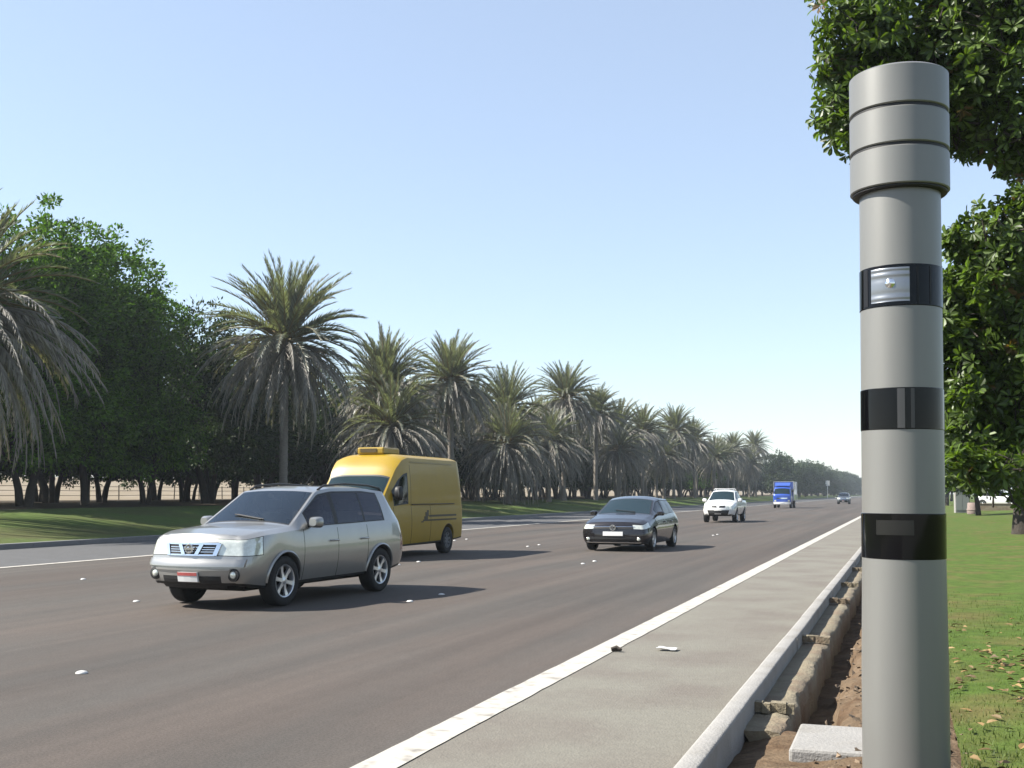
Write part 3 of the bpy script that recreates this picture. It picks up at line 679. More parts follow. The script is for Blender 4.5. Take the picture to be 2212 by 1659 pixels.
# ================================================================== vehicles
class Hull:
    """car body shell: s runs from the nose (0) to the tail (L), half width y, height z. Rows v: 0 underside, 1 sill, 3 shoulder line, 4 window top edge / hood edge, 6 centre line."""
    def __init__(h, L, sill, yb, ym, zm, yk, zk, yg, zg, zt, fo, ro, bulge=.12, cf=(.30, .22), cr=(.25, .14), arches=(), crown=2.4):
        h.L = L; h.f = [sm(k, w) for k, w in ((sill, .08), (yb, .1), (ym, .1), (yk, .12), (zk, .12))]
        h.zm = zm; h.yg = sm(yg, .05); h.zg = sm(zg, .045); h.zt = sm(zt, .05); h.fo, h.ro = lin(fo), lin(ro); h.b = bulge; h.cf, h.cr = cf, cr; h.arches = arches; h.crown = crown
    def corner(h, s):
        k = 0
        if s < h.cf[0]: k += h.cf[1] * (1 - math.sqrt(max(0, 1 - ((h.cf[0] - s) / h.cf[0]) ** 2)))
        t = h.L - s
        if t < h.cr[0]: k += h.cr[1] * (1 - math.sqrt(max(0, 1 - ((h.cr[0] - t) / h.cr[0]) ** 2)))
        return k
    def shift(h, s, z, t):
        """lengthwise shift: rake of nose and tail by height z, bulge in plan by t = y / half width"""
        d = max(0, 1 - s / .9) ** 1.6; e = max(0, 1 - (h.L - s) / .6) ** 1.6
        return s + (h.fo(z) - h.b * (1 - min(1, t * t))) * d + (h.ro(z) + h.b * .5 * (1 - min(1, t * t))) * e
    def ysec(h, s, z):
        sill, yb, ym, yk, zk = (g(s) for g in h.f); zm = h.zm
        z0, z1, z2 = sill, zm, zk
        a = yb * (z - z1) * (z - z2) / ((z0 - z1) * (z0 - z2)) + ym * (z - z0) * (z - z2) / ((z1 - z0) * (z1 - z2)) + yk * (z - z0) * (z - z1) / ((z2 - z0) * (z2 - z1))
        return a
    def P(h, s, v):
        sill, yb, ym, yk, zk = (g(s) for g in h.f); zb = sill; k = h.corner(s)
        for c, rz, RR in h.arches:
            if abs(s - c) < RR: zb = max(zb, rz + math.sqrt(RR * RR - (s - c) ** 2))
        if v <= 1:
            y1 = h.ysec(s, max(zb, sill)) - k; y = y1 * (.70 + .30 * v); z = zb; t = 1
        elif v <= 3:
            z = zb + (zk - zb) * (v - 1) / 2; y = h.ysec(s, z) - k; t = 1
        elif v <= 4:
            q = v - 3; ys = h.ysec(s, zk) - k; yg = min(h.yg(s) , h.yg(s) - k * .9 if s < h.cf[0] or h.L - s < h.cr[0] else h.yg(s))
            z = zk + (h.zg(s) - zk) * q; y = ys + (yg - ys) * q + .022 * math.sin(PI * q) * min(1, max(0, (h.zg(s) - zk) / .4)); t = 1
        else:
            q = 1 - (v - 4) / 2; yg = h.yg(s) - (k * .9); y = yg * q; t = q
            z = h.zg(s) + (h.zt(s) - h.zg(s)) * (1 - q ** h.crown)
        return (y, h.shift(s, z, t), z)
    def front(h, y, z, out=.0):
        """point on the nose at lateral y, height z"""
        yh = max(.1, h.ysec(0, min(z, h.f[4](0))) - h.corner(0)); ay = abs(y)
        if ay <= yh: return Vector((y, h.fo(z) - h.b * (1 - (ay / yh) ** 2) - out, z))
        lo, hi = 0, h.cf[0]
        for _ in range(24):
            mid = (lo + hi) / 2
            if h.ysec(mid, min(z, h.f[4](mid))) - h.corner(mid) < ay: lo = mid
            else: hi = mid
        return Vector((y, h.shift(lo, z, 1) - out, z))
    def shell(h, root, region, mats, specials, vspecials, partmeta):
        ss = sorted(set([round(i * .07, 4) for i in range(int(h.L / .07) + 1)] + [h.L] + [round(h.cf[0] * (1 - math.cos(i * PI / 16)), 4) for i in range(9)] + [round(h.L - h.cr[0] * (1 - math.cos(i * PI / 16)), 4) for i in range(9)]
             + [round(c + RR * math.cos(i * PI / 20) * (.9995), 4) for c, rz, RR in h.arches for i in range(21)] + [round(c + q * RR * 1.0006, 4) for c, rz, RR in h.arches for q in (-1, 1)] + list(specials)))
        ss = [s for i, s in enumerate(ss) if 0 <= s <= h.L]
        vv = sorted(set([0, 1] + [1 + i / 6 for i in range(13)] + [3 + i / 8 for i in range(9)] + [4 + i / 6 for i in range(13)] + list(vspecials)))
        cache = {}
        def pt(s, v):
            if (s, v) not in cache: cache[(s, v)] = h.P(s, v)
            return cache[(s, v)]
        mbs = {}
        def put(reg, sg, quad, mi=0):
            key = reg if not reg.endswith('*') else reg + ('L' if sg < 0 else 'R')
            mb = mbs.setdefault(key, MB()); q = [(sg * a, b, c) for a, b, c in quad]
            mb.add(q if sg > 0 else q[::-1], [(0, 1, 2, 3)], mi)
        for s0, s1 in zip(ss, ss[1:]):
            if s1 - s0 < 1e-5: continue
            for v0, v1 in zip(vv, vv[1:]):
                reg = region((s0 + s1) / 2, (v0 + v1) / 2); mi = 0
                if reg is None: continue
                if reg == 'panel_gaps': reg, mi = 'body', 1
                q = [pt(s0, v0), pt(s1, v0), pt(s1, v1), pt(s0, v1)]
                for sg in (1, -1): put(reg, sg, q, mi)
        # nose and tail caps
        tl = [i / 10 for i in range(11)] + [.62, .72, .66, .76, .78]; tl = sorted(set(tl))
        for s, front in ((0, True), (h.L, False)):
            rows = [v for v in vv if v <= 4]
            crown = h.zt(s) - h.zg(s)
            def cp(v, t):
                y, sx, z = h.P(s, v); w = max(0, (v - 1.5) / 2.5); z = z + w * crown * (1 - t ** h.crown)
                bas = h.P(s, v); zz = bas[2]
                return (y * t, s + ((h.fo(z) - h.b * (1 - t * t)) if front else (h.ro(z) + h.b * .5 * (1 - t * t))), z)
            for v0, v1 in zip(rows, rows[1:]):
                for t0, t1 in zip(tl, tl[1:]):
                    reg = region(-.01 if front else h.L + .01, (v0 + v1) / 2, (t0 + t1) / 2); mi = 0
                    if reg is None: continue
                    if reg == 'panel_gaps': reg, mi = 'body', 1
                    q = [cp(v0, t0), cp(v0, t1), cp(v1, t1), cp(v1, t0)]
                    for sg in (1, -1): put(reg, sg, q, mi)
        out = {}
        for key, mb in mbs.items():
            base = key.split('*')[0]
            par = root
            o = mb.build(base, [mats[base], mats.get('panel_gaps', M['gap'])] if base == 'body' else mats[base], par, smooth=32, merge=.0006)
            out[key] = o
        return out

def wheel(root, x, s, r, w, side, spokes=6, rimr=.66, rimmat=None):
    """side = +1 / -1: the outer face looks along x * side"""
    hub = MB(); hub.lathe([(0, -w * .25), (r * rimr * .98, -w * .25), (r * rimr * .98, w * .20)], 32, axis='X')
    hub.lathe([(0, w * .05), (r * .36, w * .05), (r * .36, -w * .1)], 20, axis='X')
    wo = hub.build('wheel', M['under'], root, smooth=40); wo.location = (x, s, r); wo.scale = (side, 1, 1)
    ty = MB(); ty.lathe([(r * rimr, -w * .5), (r * .93, -w * .5), (r * .985, -w * .42), (r, -w * .25), (r, w * .25), (r * .985, w * .42), (r * .93, w * .5), (r * .80, w * .53), (r * (rimr + .02), w * .49), (r * rimr, w * .40)], 48, axis='X')
    ty.build('tyre', M['rubber'], wo, smooth=40)
    rm = MB(); ro = r * rimr
    rm.lathe([(ro, w * .1), (ro, w * .44), (ro * .985, w * .48), (ro * .93, w * .46), (ro * .90, w * .36), (ro * .90, w * .1)], 40, axis='X')
    rm.lathe([(0, w * .43), (ro * .16, w * .43), (ro * .24, w * .38), (ro * .26, w * .25)], 20, axis='X')
    for k in range(spokes):
        a = 2 * PI * k / spokes + .3; rot = Matrix.Rotation(a, 3, 'X')
        pr = [(.20, .13, .40), (.55, .10, .37), (.93, .15, .42)]
        vs = []
        for rr, hw, ht in pr:
            for yy, tz in ((-hw, ht), (hw, ht), (hw, ht - .16), (-hw, ht - .16)):
                vs.append(rot @ Vector((tz * w, yy * ro, rr * ro)))
        fs = [(i * 4 + j, i * 4 + (j + 1) % 4, i * 4 + 4 + (j + 1) % 4, i * 4 + 4 + j) for i in range(2) for j in range(4)]
        rm.add(vs, fs)
    rm.build('rim', rimmat or M['alloy'], wo, smooth=35)
    return wo
def arch_lip(root, m, h, off=.012, r=.018):
    for c, rz, RR in h.arches:
        for sg in (1, -1):
            pts = []
            for i in range(25):
                a = PI * i / 24; s = c + RR * math.cos(a) * .995; z = max(rz + RR * math.sin(a), h.f[0](s))
                pts.append((sg * (h.ysec(s, z) - h.corner(s) + off - .012), h.shift(s, z, 1), z))
            mb = MB(); mb.tube(pts, r, 6); mb.build('wheel_arch_trim', m, root, smooth=60)
def on_front(h, quad, nx, nz, out, th, mb, m=0, curve=None):
    """thick patch that follows the nose; quad = (y,z) corners: lower-left, lower-right, upper-right, upper-left"""
    (a, b), (c, d), (e, f), (g, i_) = quad; vs = []
    for dep in (out, out - th):
        for j in range(nz + 1):
            for i in range(nx + 1):
                u, v = i / nx, j / nz
                y = (a * (1 - u) + c * u) * (1 - v) + (g * (1 - u) + e * u) * v; z = (b * (1 - u) + d * u) * (1 - v) + (i_ * (1 - u) + f * u) * v
                vs.append(h.front(y, z, dep))
    n = (nx + 1) * (nz + 1); w = nx + 1
    fs = [(j * w + i, j * w + i + 1, (j + 1) * w + i + 1, (j + 1) * w + i) for j in range(nz) for i in range(nx)]
    for i in range(nx): fs.append((i, n + i, n + i + 1, i + 1)); k = nz * w + i; fs.append((k, k + 1, n + k + 1, n + k))
    for j in range(nz): k = j * w; fs.append((k, k + w, n + k + w, n + k)); k = j * w + nx; fs.append((k, n + k, n + k + w, k + w))
    mb.add(vs, fs, m)
def clear_glass(name, tint, gloss):
    m, nt, b = new_mat(name); N, L = nt.nodes, nt.links
    t = N.new('ShaderNodeBsdfTransparent'); t.inputs[0].default_value = (*tint, 1)
    g = N.new('ShaderNodeBsdfGlossy'); g.inputs['Roughness'].default_value = .03; g.inputs[0].default_value = gloss
    f = N.new('ShaderNodeFresnel'); f.inputs[0].default_value = 1.85
    x = N.new('ShaderNodeMixShader'); L.new(f.outputs[0], x.inputs[0]); L.new(t.outputs[0], x.inputs[1]); L.new(g.outputs[0], x.inputs[2])
    N.remove(b); L.new(x.outputs[0], N['Material Output'].inputs[0]); return m
M['screen_clear'] = clear_glass('clear windscreen glass', (.42, .52, .52), (.85, .95, 1, 1))
M['side_clear'] = clear_glass('tinted side window glass', (.20, .20, .21), (.5, .5, .55, 1))
M['cabin'] = mat('dark cabin trim', (.05, .05, .055), .8)
M['seat'] = mat('grey seat cloth', (.22, .20, .18), .9, var=.2)
def cabin(root, s0, s1, y, belt, roof, dash_m):
    mb = MB(); mb.box((0, (s0 + s1) / 2, belt - .25), (2 * y, s1 - s0, .5)); mb.box((0, (s0 + s1) / 2 + .45, roof), (2 * y - .22, (s1 - s0) - 1.1, .02)); mb.build('cabin_lining', M['cabin'], root)
    mb = MB(); mb.box((0, s0 + .22, belt + .02), (2 * y - .06, .42, .08)); d = mb.build('dashboard', dash_m, root); md = d.modifiers.new('bevel', 'BEVEL'); md.width = .03; md.segments = 2
    mb = MB(); mb.box((.05, s0 + .12, belt + .075), (.62, .16, .02)); mb.build('dash_reflection', M['plate'], d)  # white slab imitates the dashboard's pale reflection in the windscreen
    mb = MB(); c = Vector((-y * .5, s0 + .55, belt + .06))
    mb.tube([c + Vector((.18 * math.cos(a), .05 * math.sin(a), .17 * math.sin(a))) for a in [2 * PI * k / 20 for k in range(21)]], .014, 6); mb.build('steering_wheel', M['black'], root, smooth=60)
    for s_ in (s0 + 1.15, s0 + 2.05):
        for sg in (1, -1):
            mb = MB(); mb.box((sg * y * .5, s_, belt + .06), (.46, .14, .36)); st = mb.build('seat', M['seat'], root); md = st.modifiers.new('bevel', 'BEVEL'); md.width = .05; md.segments = 3
            mb = MB(); mb.box((sg * y * .5, s_ + .02, belt + .34), (.26, .10, .17)); hr = mb.build('headrest', M['seat'], st); md = hr.modifiers.new('bevel', 'BEVEL'); md.width = .04; md.segments = 3
    mb = MB(); mb.box((0, s0 + .82, roof - .08), (.22, .03, .07)); mb.build('inside_mirror', M['black'], root)
def mirror_part(root, h, s, z, y, m, sg, size=(.22, .09, .16)):
    mb = MB(); c = Vector((sg * (y + size[0] * .5 + .06), s, z)); vs = []; n = 14
    for i in range(n):
        a = 2 * PI * i / n; ca, sa = math.cos(a), math.sin(a)
        ex = math.copysign(abs(ca) ** .6, ca) * size[0] / 2; ez = math.copysign(abs(sa) ** .6, sa) * size[2] / 2
        vs.append(c + Vector((ex, size[1] * .5, ez)))
    for i in range(n):
        a = 2 * PI * i / n; ca, sa = math.cos(a), math.sin(a)
        ex = math.copysign(abs(ca) ** .6, ca) * size[0] / 2 * .95; ez = math.copysign(abs(sa) ** .6, sa) * size[2] / 2 * .95
        vs.append(c + Vector((ex, -size[1] * .15, ez)))
    for i in range(n):
        a = 2 * PI * i / n; ca, sa = math.cos(a), math.sin(a)
        vs.append(c + Vector((math.copysign(abs(ca) ** .6, ca) * size[0] / 2 * .6, -size[1] * .6, math.copysign(abs(sa) ** .6, sa) * size[2] / 2 * .6)))
    fs = [(j * n + i, j * n + (i + 1) % n, (j + 1) * n + (i + 1) % n, (j + 1) * n + i) for j in range(2) for i in range(n)] + [tuple(range(2 * n, 3 * n))]
    mb.add(vs, fs); mo = mb.build('door_mirror', m, root, smooth=50)
    st = MB(); st.tube([(sg * (y - .05), s + .02, z - .05), (sg * (y + .10), s + .01, z - .04)], [.035, .03], 6); st.build('mirror_arm', M['black'], mo)
    g = MB(); g.box((c.x, c.y + size[1] * .5 + .002, c.z), (size[0] * .8, .004, size[2] * .75)); g.build('mirror_glass', M['chrome'], mo)
def underbody(root, h, z0, z1, s0, s1, y):
    mb = MB(); mb.box((0, (s0 + s1) / 2, (z0 + z1) / 2), (2 * y, s1 - s0, z1 - z0)); mb.build('underbody', M['under'], root)

def finish(root, L, x, y, rz):
    """the hull is built nose at s=0; put the thing's origin at the ground point under its middle"""
    for c in root.children: c.location.y -= L / 2
    root.location = (x, y, 0.004); root.rotation_euler = (0, 0, rz)

def make_suv(label, body, x, y, rz, detail=True):
    root = empty('suv'); tag(root, label, 'car')
    L = 4.36; AR = ((.84, .345, .405), (3.465, .345, .405))
    h = Hull(L, [(0, .33), (.4, .27), (.9, .26), (1.3, .29), (3.1, .30), (3.9, .33), (L, .40)],
             [(0, .80), (1, .81), (3.5, .81), (L, .80)], [(0, .865), (.5, .88), (3.8, .88), (L, .86)], .66,
             [(0, .80), (.6, .88), (1.2, .85), (3.9, .845), (L, .80)], [(0, .925), (.35, .985), (1.15, 1.035), (2.5, 1.05), (4.0, 1.09), (L, 1.09)],
             [(0, .735), (.6, .745), (1.12, .765), (1.95, .635), (2.4, .645), (3.7, .625), (4.05, .63), (L - .03, .75), (L, .76)],
             [(0, .975), (.35, 1.03), (1.12, 1.085), (1.93, 1.575), (2.3, 1.625), (3.2, 1.63), (3.95, 1.575), (4.30, 1.14), (L, 1.13)],
             [(0, 1.005), (.35, 1.07), (1.10, 1.13), (1.93, 1.605), (2.3, 1.66), (3.2, 1.67), (3.98, 1.62), (4.32, 1.17), (L, 1.16)],
             [(.27, .09), (.38, .02), (.5, .0), (.60, .0), (.66, .03), (.74, .045), (.90, .07), (.98, .12), (1.08, .22)], [(.3, -.04), (.5, 0), (.8, -.03), (1.1, -.08)],
             bulge=.13, cf=(.40, .17), cr=(.28, .13), arches=AR, crown=2.6)
    specials = [1.30, 1.312, 2.20, 2.212, 3.06, 3.072, 1.45, 1.49, 2.15, 2.26, 3.0, 3.05, 3.60, 3.65, 1.15, 1.90, .30, .312]
    vsp = [1.10, 1.12, 2.2, 2.27, 2.30, 2.34, 2.98, 3.07, 3.10, 3.87, 3.92, 4.1, 4.14, 1.45, 2.9, 1.72]
    def region(s, v, t=None):
        if v < 1: return 'body' if t is None else None
        if t is not None:                                            # caps
            if s < 0:
                if v < 1.12: return 'lower_trim'
                if 2.98 < v < 3.0 or 2.27 < v < 2.30: return 'panel_gaps'
                if 2.30 < v < 2.98 and t > .62: return 'headlight*'
                return 'body'
            if 1.4 < v < 2.9 and t > .78: return 'tail_light*'
            return 'body'
        if v < 1.10: return 'lower_trim'
        if v < 3:
            if s < .30 and (2.98 < v < 3.0 or 2.27 < v < 2.30) or (.30 < s < .312 and 2.27 < v < 3): return 'panel_gaps'
            if s < .30 and 2.30 < v < 2.98: return 'headlight*'
            if s > L - .22 and 1.72 < v < 2.98: return 'tail_light*'
            for a in (1.30, 2.20, 3.06):
                if a <= s <= a + .013: return 'panel_gaps'
            if 1.312 < s < 2.20: return 'front_door*'
            if 2.212 < s < 3.06: return 'rear_door*'
            return 'body'
        if v < 4:
            if 1.45 < s < 3.65 and 3.07 < v < 3.92:
                if 3.10 < v < 3.87:
                    if 1.49 < s < 2.15 or 2.26 < s < 3.0: return 'side_window*'
                    if 3.05 < s < 3.60: return 'quarter_window*'
                return 'window_trim'
            return 'body'
        if 1.15 < s < 1.90 and v > 4.14: return 'windscreen'
        if 1.11 < s < 1.93 and v > 4.10: return 'window_trim'
        if 4.02 < s < 4.30 and v > 4.14: return 'rear_window'
        return 'body'
    mats = dict(body=body, lower_trim=M['black'], headlight=M['lamp'], tail_light=M['redlamp'], panel_gaps=M['gap'], front_door=body, rear_door=body, side_window=M['side_clear'], quarter_window=M['side_clear'], window_trim=M['black'], windscreen=M['screen_clear'], rear_window=M['side_clear'])
    parts = h.shell(root, region, mats, specials, vsp, {})
    cabin(root, 1.16, 4.0, .72, 1.03, 1.60, M['seat'])
    underbody(root, h, .24, .60, .25, 4.1, .62)
    arch_lip(root, body, h, .020, .022)
    for s in (.84, 3.465):
        for sg in (1, -1): wheel(root, sg * .765, s, .345, .225, sg)
    # nose: grille with angled chrome bars, bumper bar, intakes, fog lamps, plate
    g = MB(); on_front(h, [(-.36, .735), (.36, .735), (.41, .865), (-.41, .865)], 12, 3, .006, .02, g); gr = g.build('grille', M['black'], root)
    cb = MB()
    for sg in (-1, 1):
        on_front(h, [(sg * .075, .735), (sg * .135, .735), (sg * .205, .87), (sg * .145, .87)], 2, 4, .028, .03, cb)
        on_front(h, [(sg * .345, .722), (sg * .405, .722), (sg * .455, .88), (sg * .395, .88)], 2, 4, .022, .03, cb)
    on_front(h, [(-.41, .865), (.41, .865), (.43, .89), (-.43, .89)], 12, 1, .018, .03, cb)
    on_front(h, [(-.37, .718), (.37, .718), (.37, .738), (-.37, .738)], 12, 1, .018, .03, cb)
    for zz in (.77, .80, .83): on_front(h, [(-.36, zz - .004), (.36, zz - .004), (.36, zz + .004), (-.36, zz + .004)], 12, 1, .012, .02, cb)
    cb.build('grille_bars', M['chrome'], gr, smooth=40)
    em = MB(); c = h.front(0, .812, .045); em.lathe([(.048, -.01), (.062, -.01), (.066, 0), (.062, .01), (.048, .01), (.048, -.01)], 28, axis='Y', c=tuple(c)); em.box(tuple(c), (.15, .016, .03))
    em.build('emblem', M['chrome'], gr, smooth=40)
    bp = MB(); on_front(h, [(-.78, .575), (.78, .575), (.79, .675), (-.79, .675)], 24, 3, .030, .06, bp); on_front(h, [(-.60, .525), (.60, .525), (.62, .552), (-.62, .552)], 20, 1, .022, .04, bp)
    bp.build('bumper_bar', body, root, smooth=50)
    it = MB()
    for sg in (-1, 1): on_front(h, [(sg * .17, .36), (sg * .47, .36), (sg * .47, .45), (sg * .17, .45)], 5, 2, .008, .02, it)
    on_front(h, [(-.5, .285), (.5, .285), (.52, .325), (-.52, .325)], 12, 1, .004, .02, it); it.build('air_intake', M['black'], root)
    for sg in (-1, 1):
        f = MB(); c = h.front(sg * .64, .47, .012); f.lathe([(0, -.012), (.04, -.010), (.052, 0), (.052, .04)], 24, axis='Y', c=tuple(c)); fl = f.build('fog_lamp', M['lamp'], root, smooth=50)
        f = MB(); f.lathe([(.053, -.012), (.085, -.004), (.088, .03)], 24, axis='Y', c=tuple(c)); f.build('fog_lamp_ring', M['black'], fl, smooth=50)
    pl = MB(); on_front(h, [(-.16, .375), (.16, .375), (.16, .50), (-.16, .50)], 3, 1, .04, .03, pl); po = pl.build('number_plate', M['plate'], root)
    pl = MB(); on_front(h, [(-.158, .455), (.158, .455), (.158, .498), (-.158, .498)], 3, 1, .043, .003, pl); pl.build('plate_band', M['platered'], po)
    for sg in (-1, 1):
        mirror_part(root, h, 1.46, 1.135, .79, body, sg, (.20, .12, .16))
    for s in (2.08, 2.95):
        for sg in (1, -1):
            z = .86; yy = h.ysec(s, z); hd = MB(); hd.tube([(sg * (yy - .01), s - .10, z), (sg * (yy + .035), s - .08, z), (sg * (yy + .035), s + .08, z), (sg * (yy - .01), s + .10, z)], .014, 6); hd.build('door_handle', body, root, smooth=60)
    for sg in (1, -1):
        rr = MB(); pts = [(sg * .60, s, h.zg(s) + dz) for s, dz in ((2.05, .01), (2.2, .05), (2.8, .065), (3.5, .065), (3.85, .05), (3.95, .01))]; rr.tube(pts, .018, 6); rr.build('roof_rail', M['black'], root, smooth=60)
    for sg in (-1, 1):
        wp = MB(); s0 = 1.17; z0 = h.zt(s0) + .01
        wp.tube([(sg * .02 + .25, s0, z0), (sg * .02 - .28, s0 + .10, h.zt(s0 + .10) + .015)], .010, 5); wp.build('wiper', M['black'], root)
    an = MB(); an.tube([(.2, 2.35, 1.69), (.2, 2.55, 1.86)], [.008, .004], 5); an.build('antenna', M['black'], root)
    dash = MB(); dash.box((0.05, 1.42, 1.16), (.75, .10, .02)); 
    finish(root, L, x, y, rz); return root

silver = paint('silver beige car paint', (0.30, 0.297, 0.285), .68, .34)
make_suv('silver beige compact suv driving at the front, red topped white plate', silver, -8.87, 15.55, R(-4.5))
greycar = paint('far grey car paint', (0.14, 0.165, 0.20), .4, .35)
make_suv('small distant grey suv far down the road near the speed camera column', greycar, -8.7, 178, 0)

def make_hatch(label, body, x, y, z, rz):
    root = empty('hatchback'); tag(root, label, 'car')
    L = 4.14; AR = ((.80, .31, .355), (3.39, .31, .355))
    h = Hull(L, [(0, .22), (.4, .18), (3.6, .20), (L, .30)], [(0, .80), (.5, .81), (3.5, .82), (L, .80)], [(0, .86), (.5, .89), (3.8, .89), (L, .87)], .55,
             [(0, .78), (.6, .80), (1.2, .83), (3.6, .82), (L, .78)], [(0, .71), (.3, .79), (1.1, .90), (2.4, .93), (3.6, .97), (L, .93)],
             [(0, .70), (.6, .70), (1.08, .745), (1.95, .61), (2.4, .63), (3.6, .60), (4.0, .68), (L, .72)],
             [(0, .755), (.3, .84), (1.08, .955), (1.95, 1.345), (2.4, 1.41), (3.5, 1.375), (4.02, 1.0), (L, .97)],
             [(0, .79), (.3, .88), (1.06, .995), (1.95, 1.405), (2.4, 1.475), (3.5, 1.45), (4.02, 1.04), (L, 1.0)],
             [(.18, .06), (.3, 0), (.45, 0), (.62, .02), (.72, .05), (.80, .11), (.95, .3)], [(.3, -.04), (.5, 0), (.8, -.03), (1.0, -.1)], bulge=.075, cf=(.32, .11), cr=(.3, .15), arches=AR, crown=2.5)
    specials = [1.22, 1.232, 2.25, 2.262, 3.0, 3.012, 1.42, 1.46, 2.18, 2.28, 3.0, 3.04, 3.55, 3.58, 1.11, 1.92, .36]
    vsp = [1.06, 2.05, 2.92, 2.5, 3.07, 3.1, 3.87, 3.92, 4.12, 4.16, 2.45]
    def region(s, v, t=None):
        if v < 1: return 'body' if t is None else None
        if t is not None:
            if s < 0: return 'headlight*' if (2.5 < v < 2.92 and t > .72) else ('lower_trim' if v < 1.06 else 'body')
            return 'tail_light*' if 1.9 < v < 2.9 and t > .6 else 'body'
        if v < 3:
            if v < 1.06: return 'lower_trim'
            if s < .36 and 2.5 < v < 2.92: return 'headlight*'
            if s > L - .2 and 2.05 < v < 2.9: return 'tail_light*'
            for a in (1.22, 2.25, 3.0):
                if a <= s <= a + .013: return 'panel_gaps'
            if 1.232 < s < 2.25: return 'front_door*'
            if 2.262 < s < 3.0: return 'rear_door*'
            return 'body'
        if v < 4:
            if 1.42 < s < 3.58 and 3.07 < v < 3.92:
                if 3.10 < v < 3.87 and (1.46 < s < 2.18 or 2.28 < s < 3.0 or 3.04 < s < 3.55): return 'side_window*'
                return 'window_trim'
            return 'body'
        if 1.11 < s < 1.92 and v > 4.16: return 'windscreen'
        if 1.07 < s < 1.95 and v > 4.12: return 'window_trim'
        if 3.62 < s < 3.98 and v > 4.16: return 'rear_window'
        return 'body'
    mats = dict(body=body, lower_trim=M['black'], headlight=M['lamp'], tail_light=M['redlamp'], panel_gaps=M['gap'], front_door=body, rear_door=body, side_window=M['glass'], window_trim=M['black'], windscreen=M['screen'], rear_window=M['glass'])
    h.shell(root, region, mats, specials, vsp, {})
    underbody(root, h, .17, .5, .25, 3.9, .62)
    for s in (.80, 3.39):
        for sg in (1, -1): wheel(root, sg * .775, s, .31, .205, sg, 5)
    g = MB(); on_front(h, [(-.50, .595), (.50, .595), (.52, .655), (-.52, .655)], 12, 2, .006, .02, g); gr = g.build('grille', M['black'], root)
    c = h.front(0, .635, .03); em = MB(); em.lathe([(.060, -.010), (.078, -.010), (.078, .008), (.060, .008), (.060, -.010)], 28, axis='Y', c=tuple(c))
    for a, b in (((-.024, .045), (0, .008)), ((.024, .045), (0, .008)), ((-.040, .022), (-.018, -.04)), ((-.018, -.04), (0, -.002)), ((0, -.002), (.018, -.04)), ((.018, -.04), (.040, .022))):
        em.tube([c + Vector((a[0] * 1.3, 0, a[1] * 1.3)), c + Vector((b[0] * 1.3, 0, b[1] * 1.3))], .010, 5)
    em.build('emblem', M['chrome'], gr, smooth=40)
    it = MB(); on_front(h, [(-.66, .27), (.66, .27), (.60, .39), (-.60, .39)], 16, 2, .006, .02, it)
    it.build('air_intake', M['black'], root)
    for sg in (-1, 1):
        f = MB(); c = h.front(sg * .66, .33, .014); f.lathe([(0, -.010), (.035, -.008), (.045, 0), (.045, .04)], 20, axis='Y', c=tuple(c)); f.build('fog_lamp', M['lamp'], root, smooth=50)
    cs = MB(); on_front(h, [(-.56, .660), (.56, .660), (.56, .668), (-.56, .668)], 12, 1, .012, .02, cs); cs.build('grille_strip', M['chrome'], gr)
    wp = MB(); wp.tube([(.30, 1.13, h.zt(1.13) + .012), (-.25, 1.22, h.zt(1.22) + .016)], .010, 5); wp.build('wiper', M['black'], root)
    ch = MB(); on_front(h, [(-.70, .225), (.70, .225), (.72, .245), (-.72, .245)], 16, 1, .014, .02, ch); ch.build('bumper_strip', M['chrome'], root)
    pl = MB(); on_front(h, [(-.26, .42), (.26, .42), (.26, .53), (-.26, .53)], 4, 1, .025, .02, pl); pl.build('number_plate', M['plate'], root)
    for sg in (-1, 1): mirror_part(root, h, 1.40, 1.0, .76, body, sg, (.19, .10, .13))
    for s in (2.1, 2.9):
        for sg in (1, -1):
            zz = .76; yy = h.ysec(s, zz); hd = MB(); hd.tube([(sg * (yy - .01), s - .09, zz), (sg * (yy + .03), s - .07, zz), (sg * (yy + .03), s + .07, zz), (sg * (yy - .01), s + .09, zz)], .012, 6); hd.build('door_handle', body, root, smooth=60)
    finish(root, L, x, y, rz); root.location.z = z + .004; root.scale = (1.05, 1, 1); return root
dark = paint('dark brown grey car paint', (0.022, 0.019, 0.021), .62, .25)
make_hatch('dark grey brown hatchback with round badge and white plate', dark, -7.36, 32.3, 0, R(-1.5))
whitep = paint('white car paint', (1.6, 1.6, 1.58), .0, .3)
make_hatch('white parked car half hidden under branches beyond the right lawn', whitep, 8.3, 117, .32, R(70))

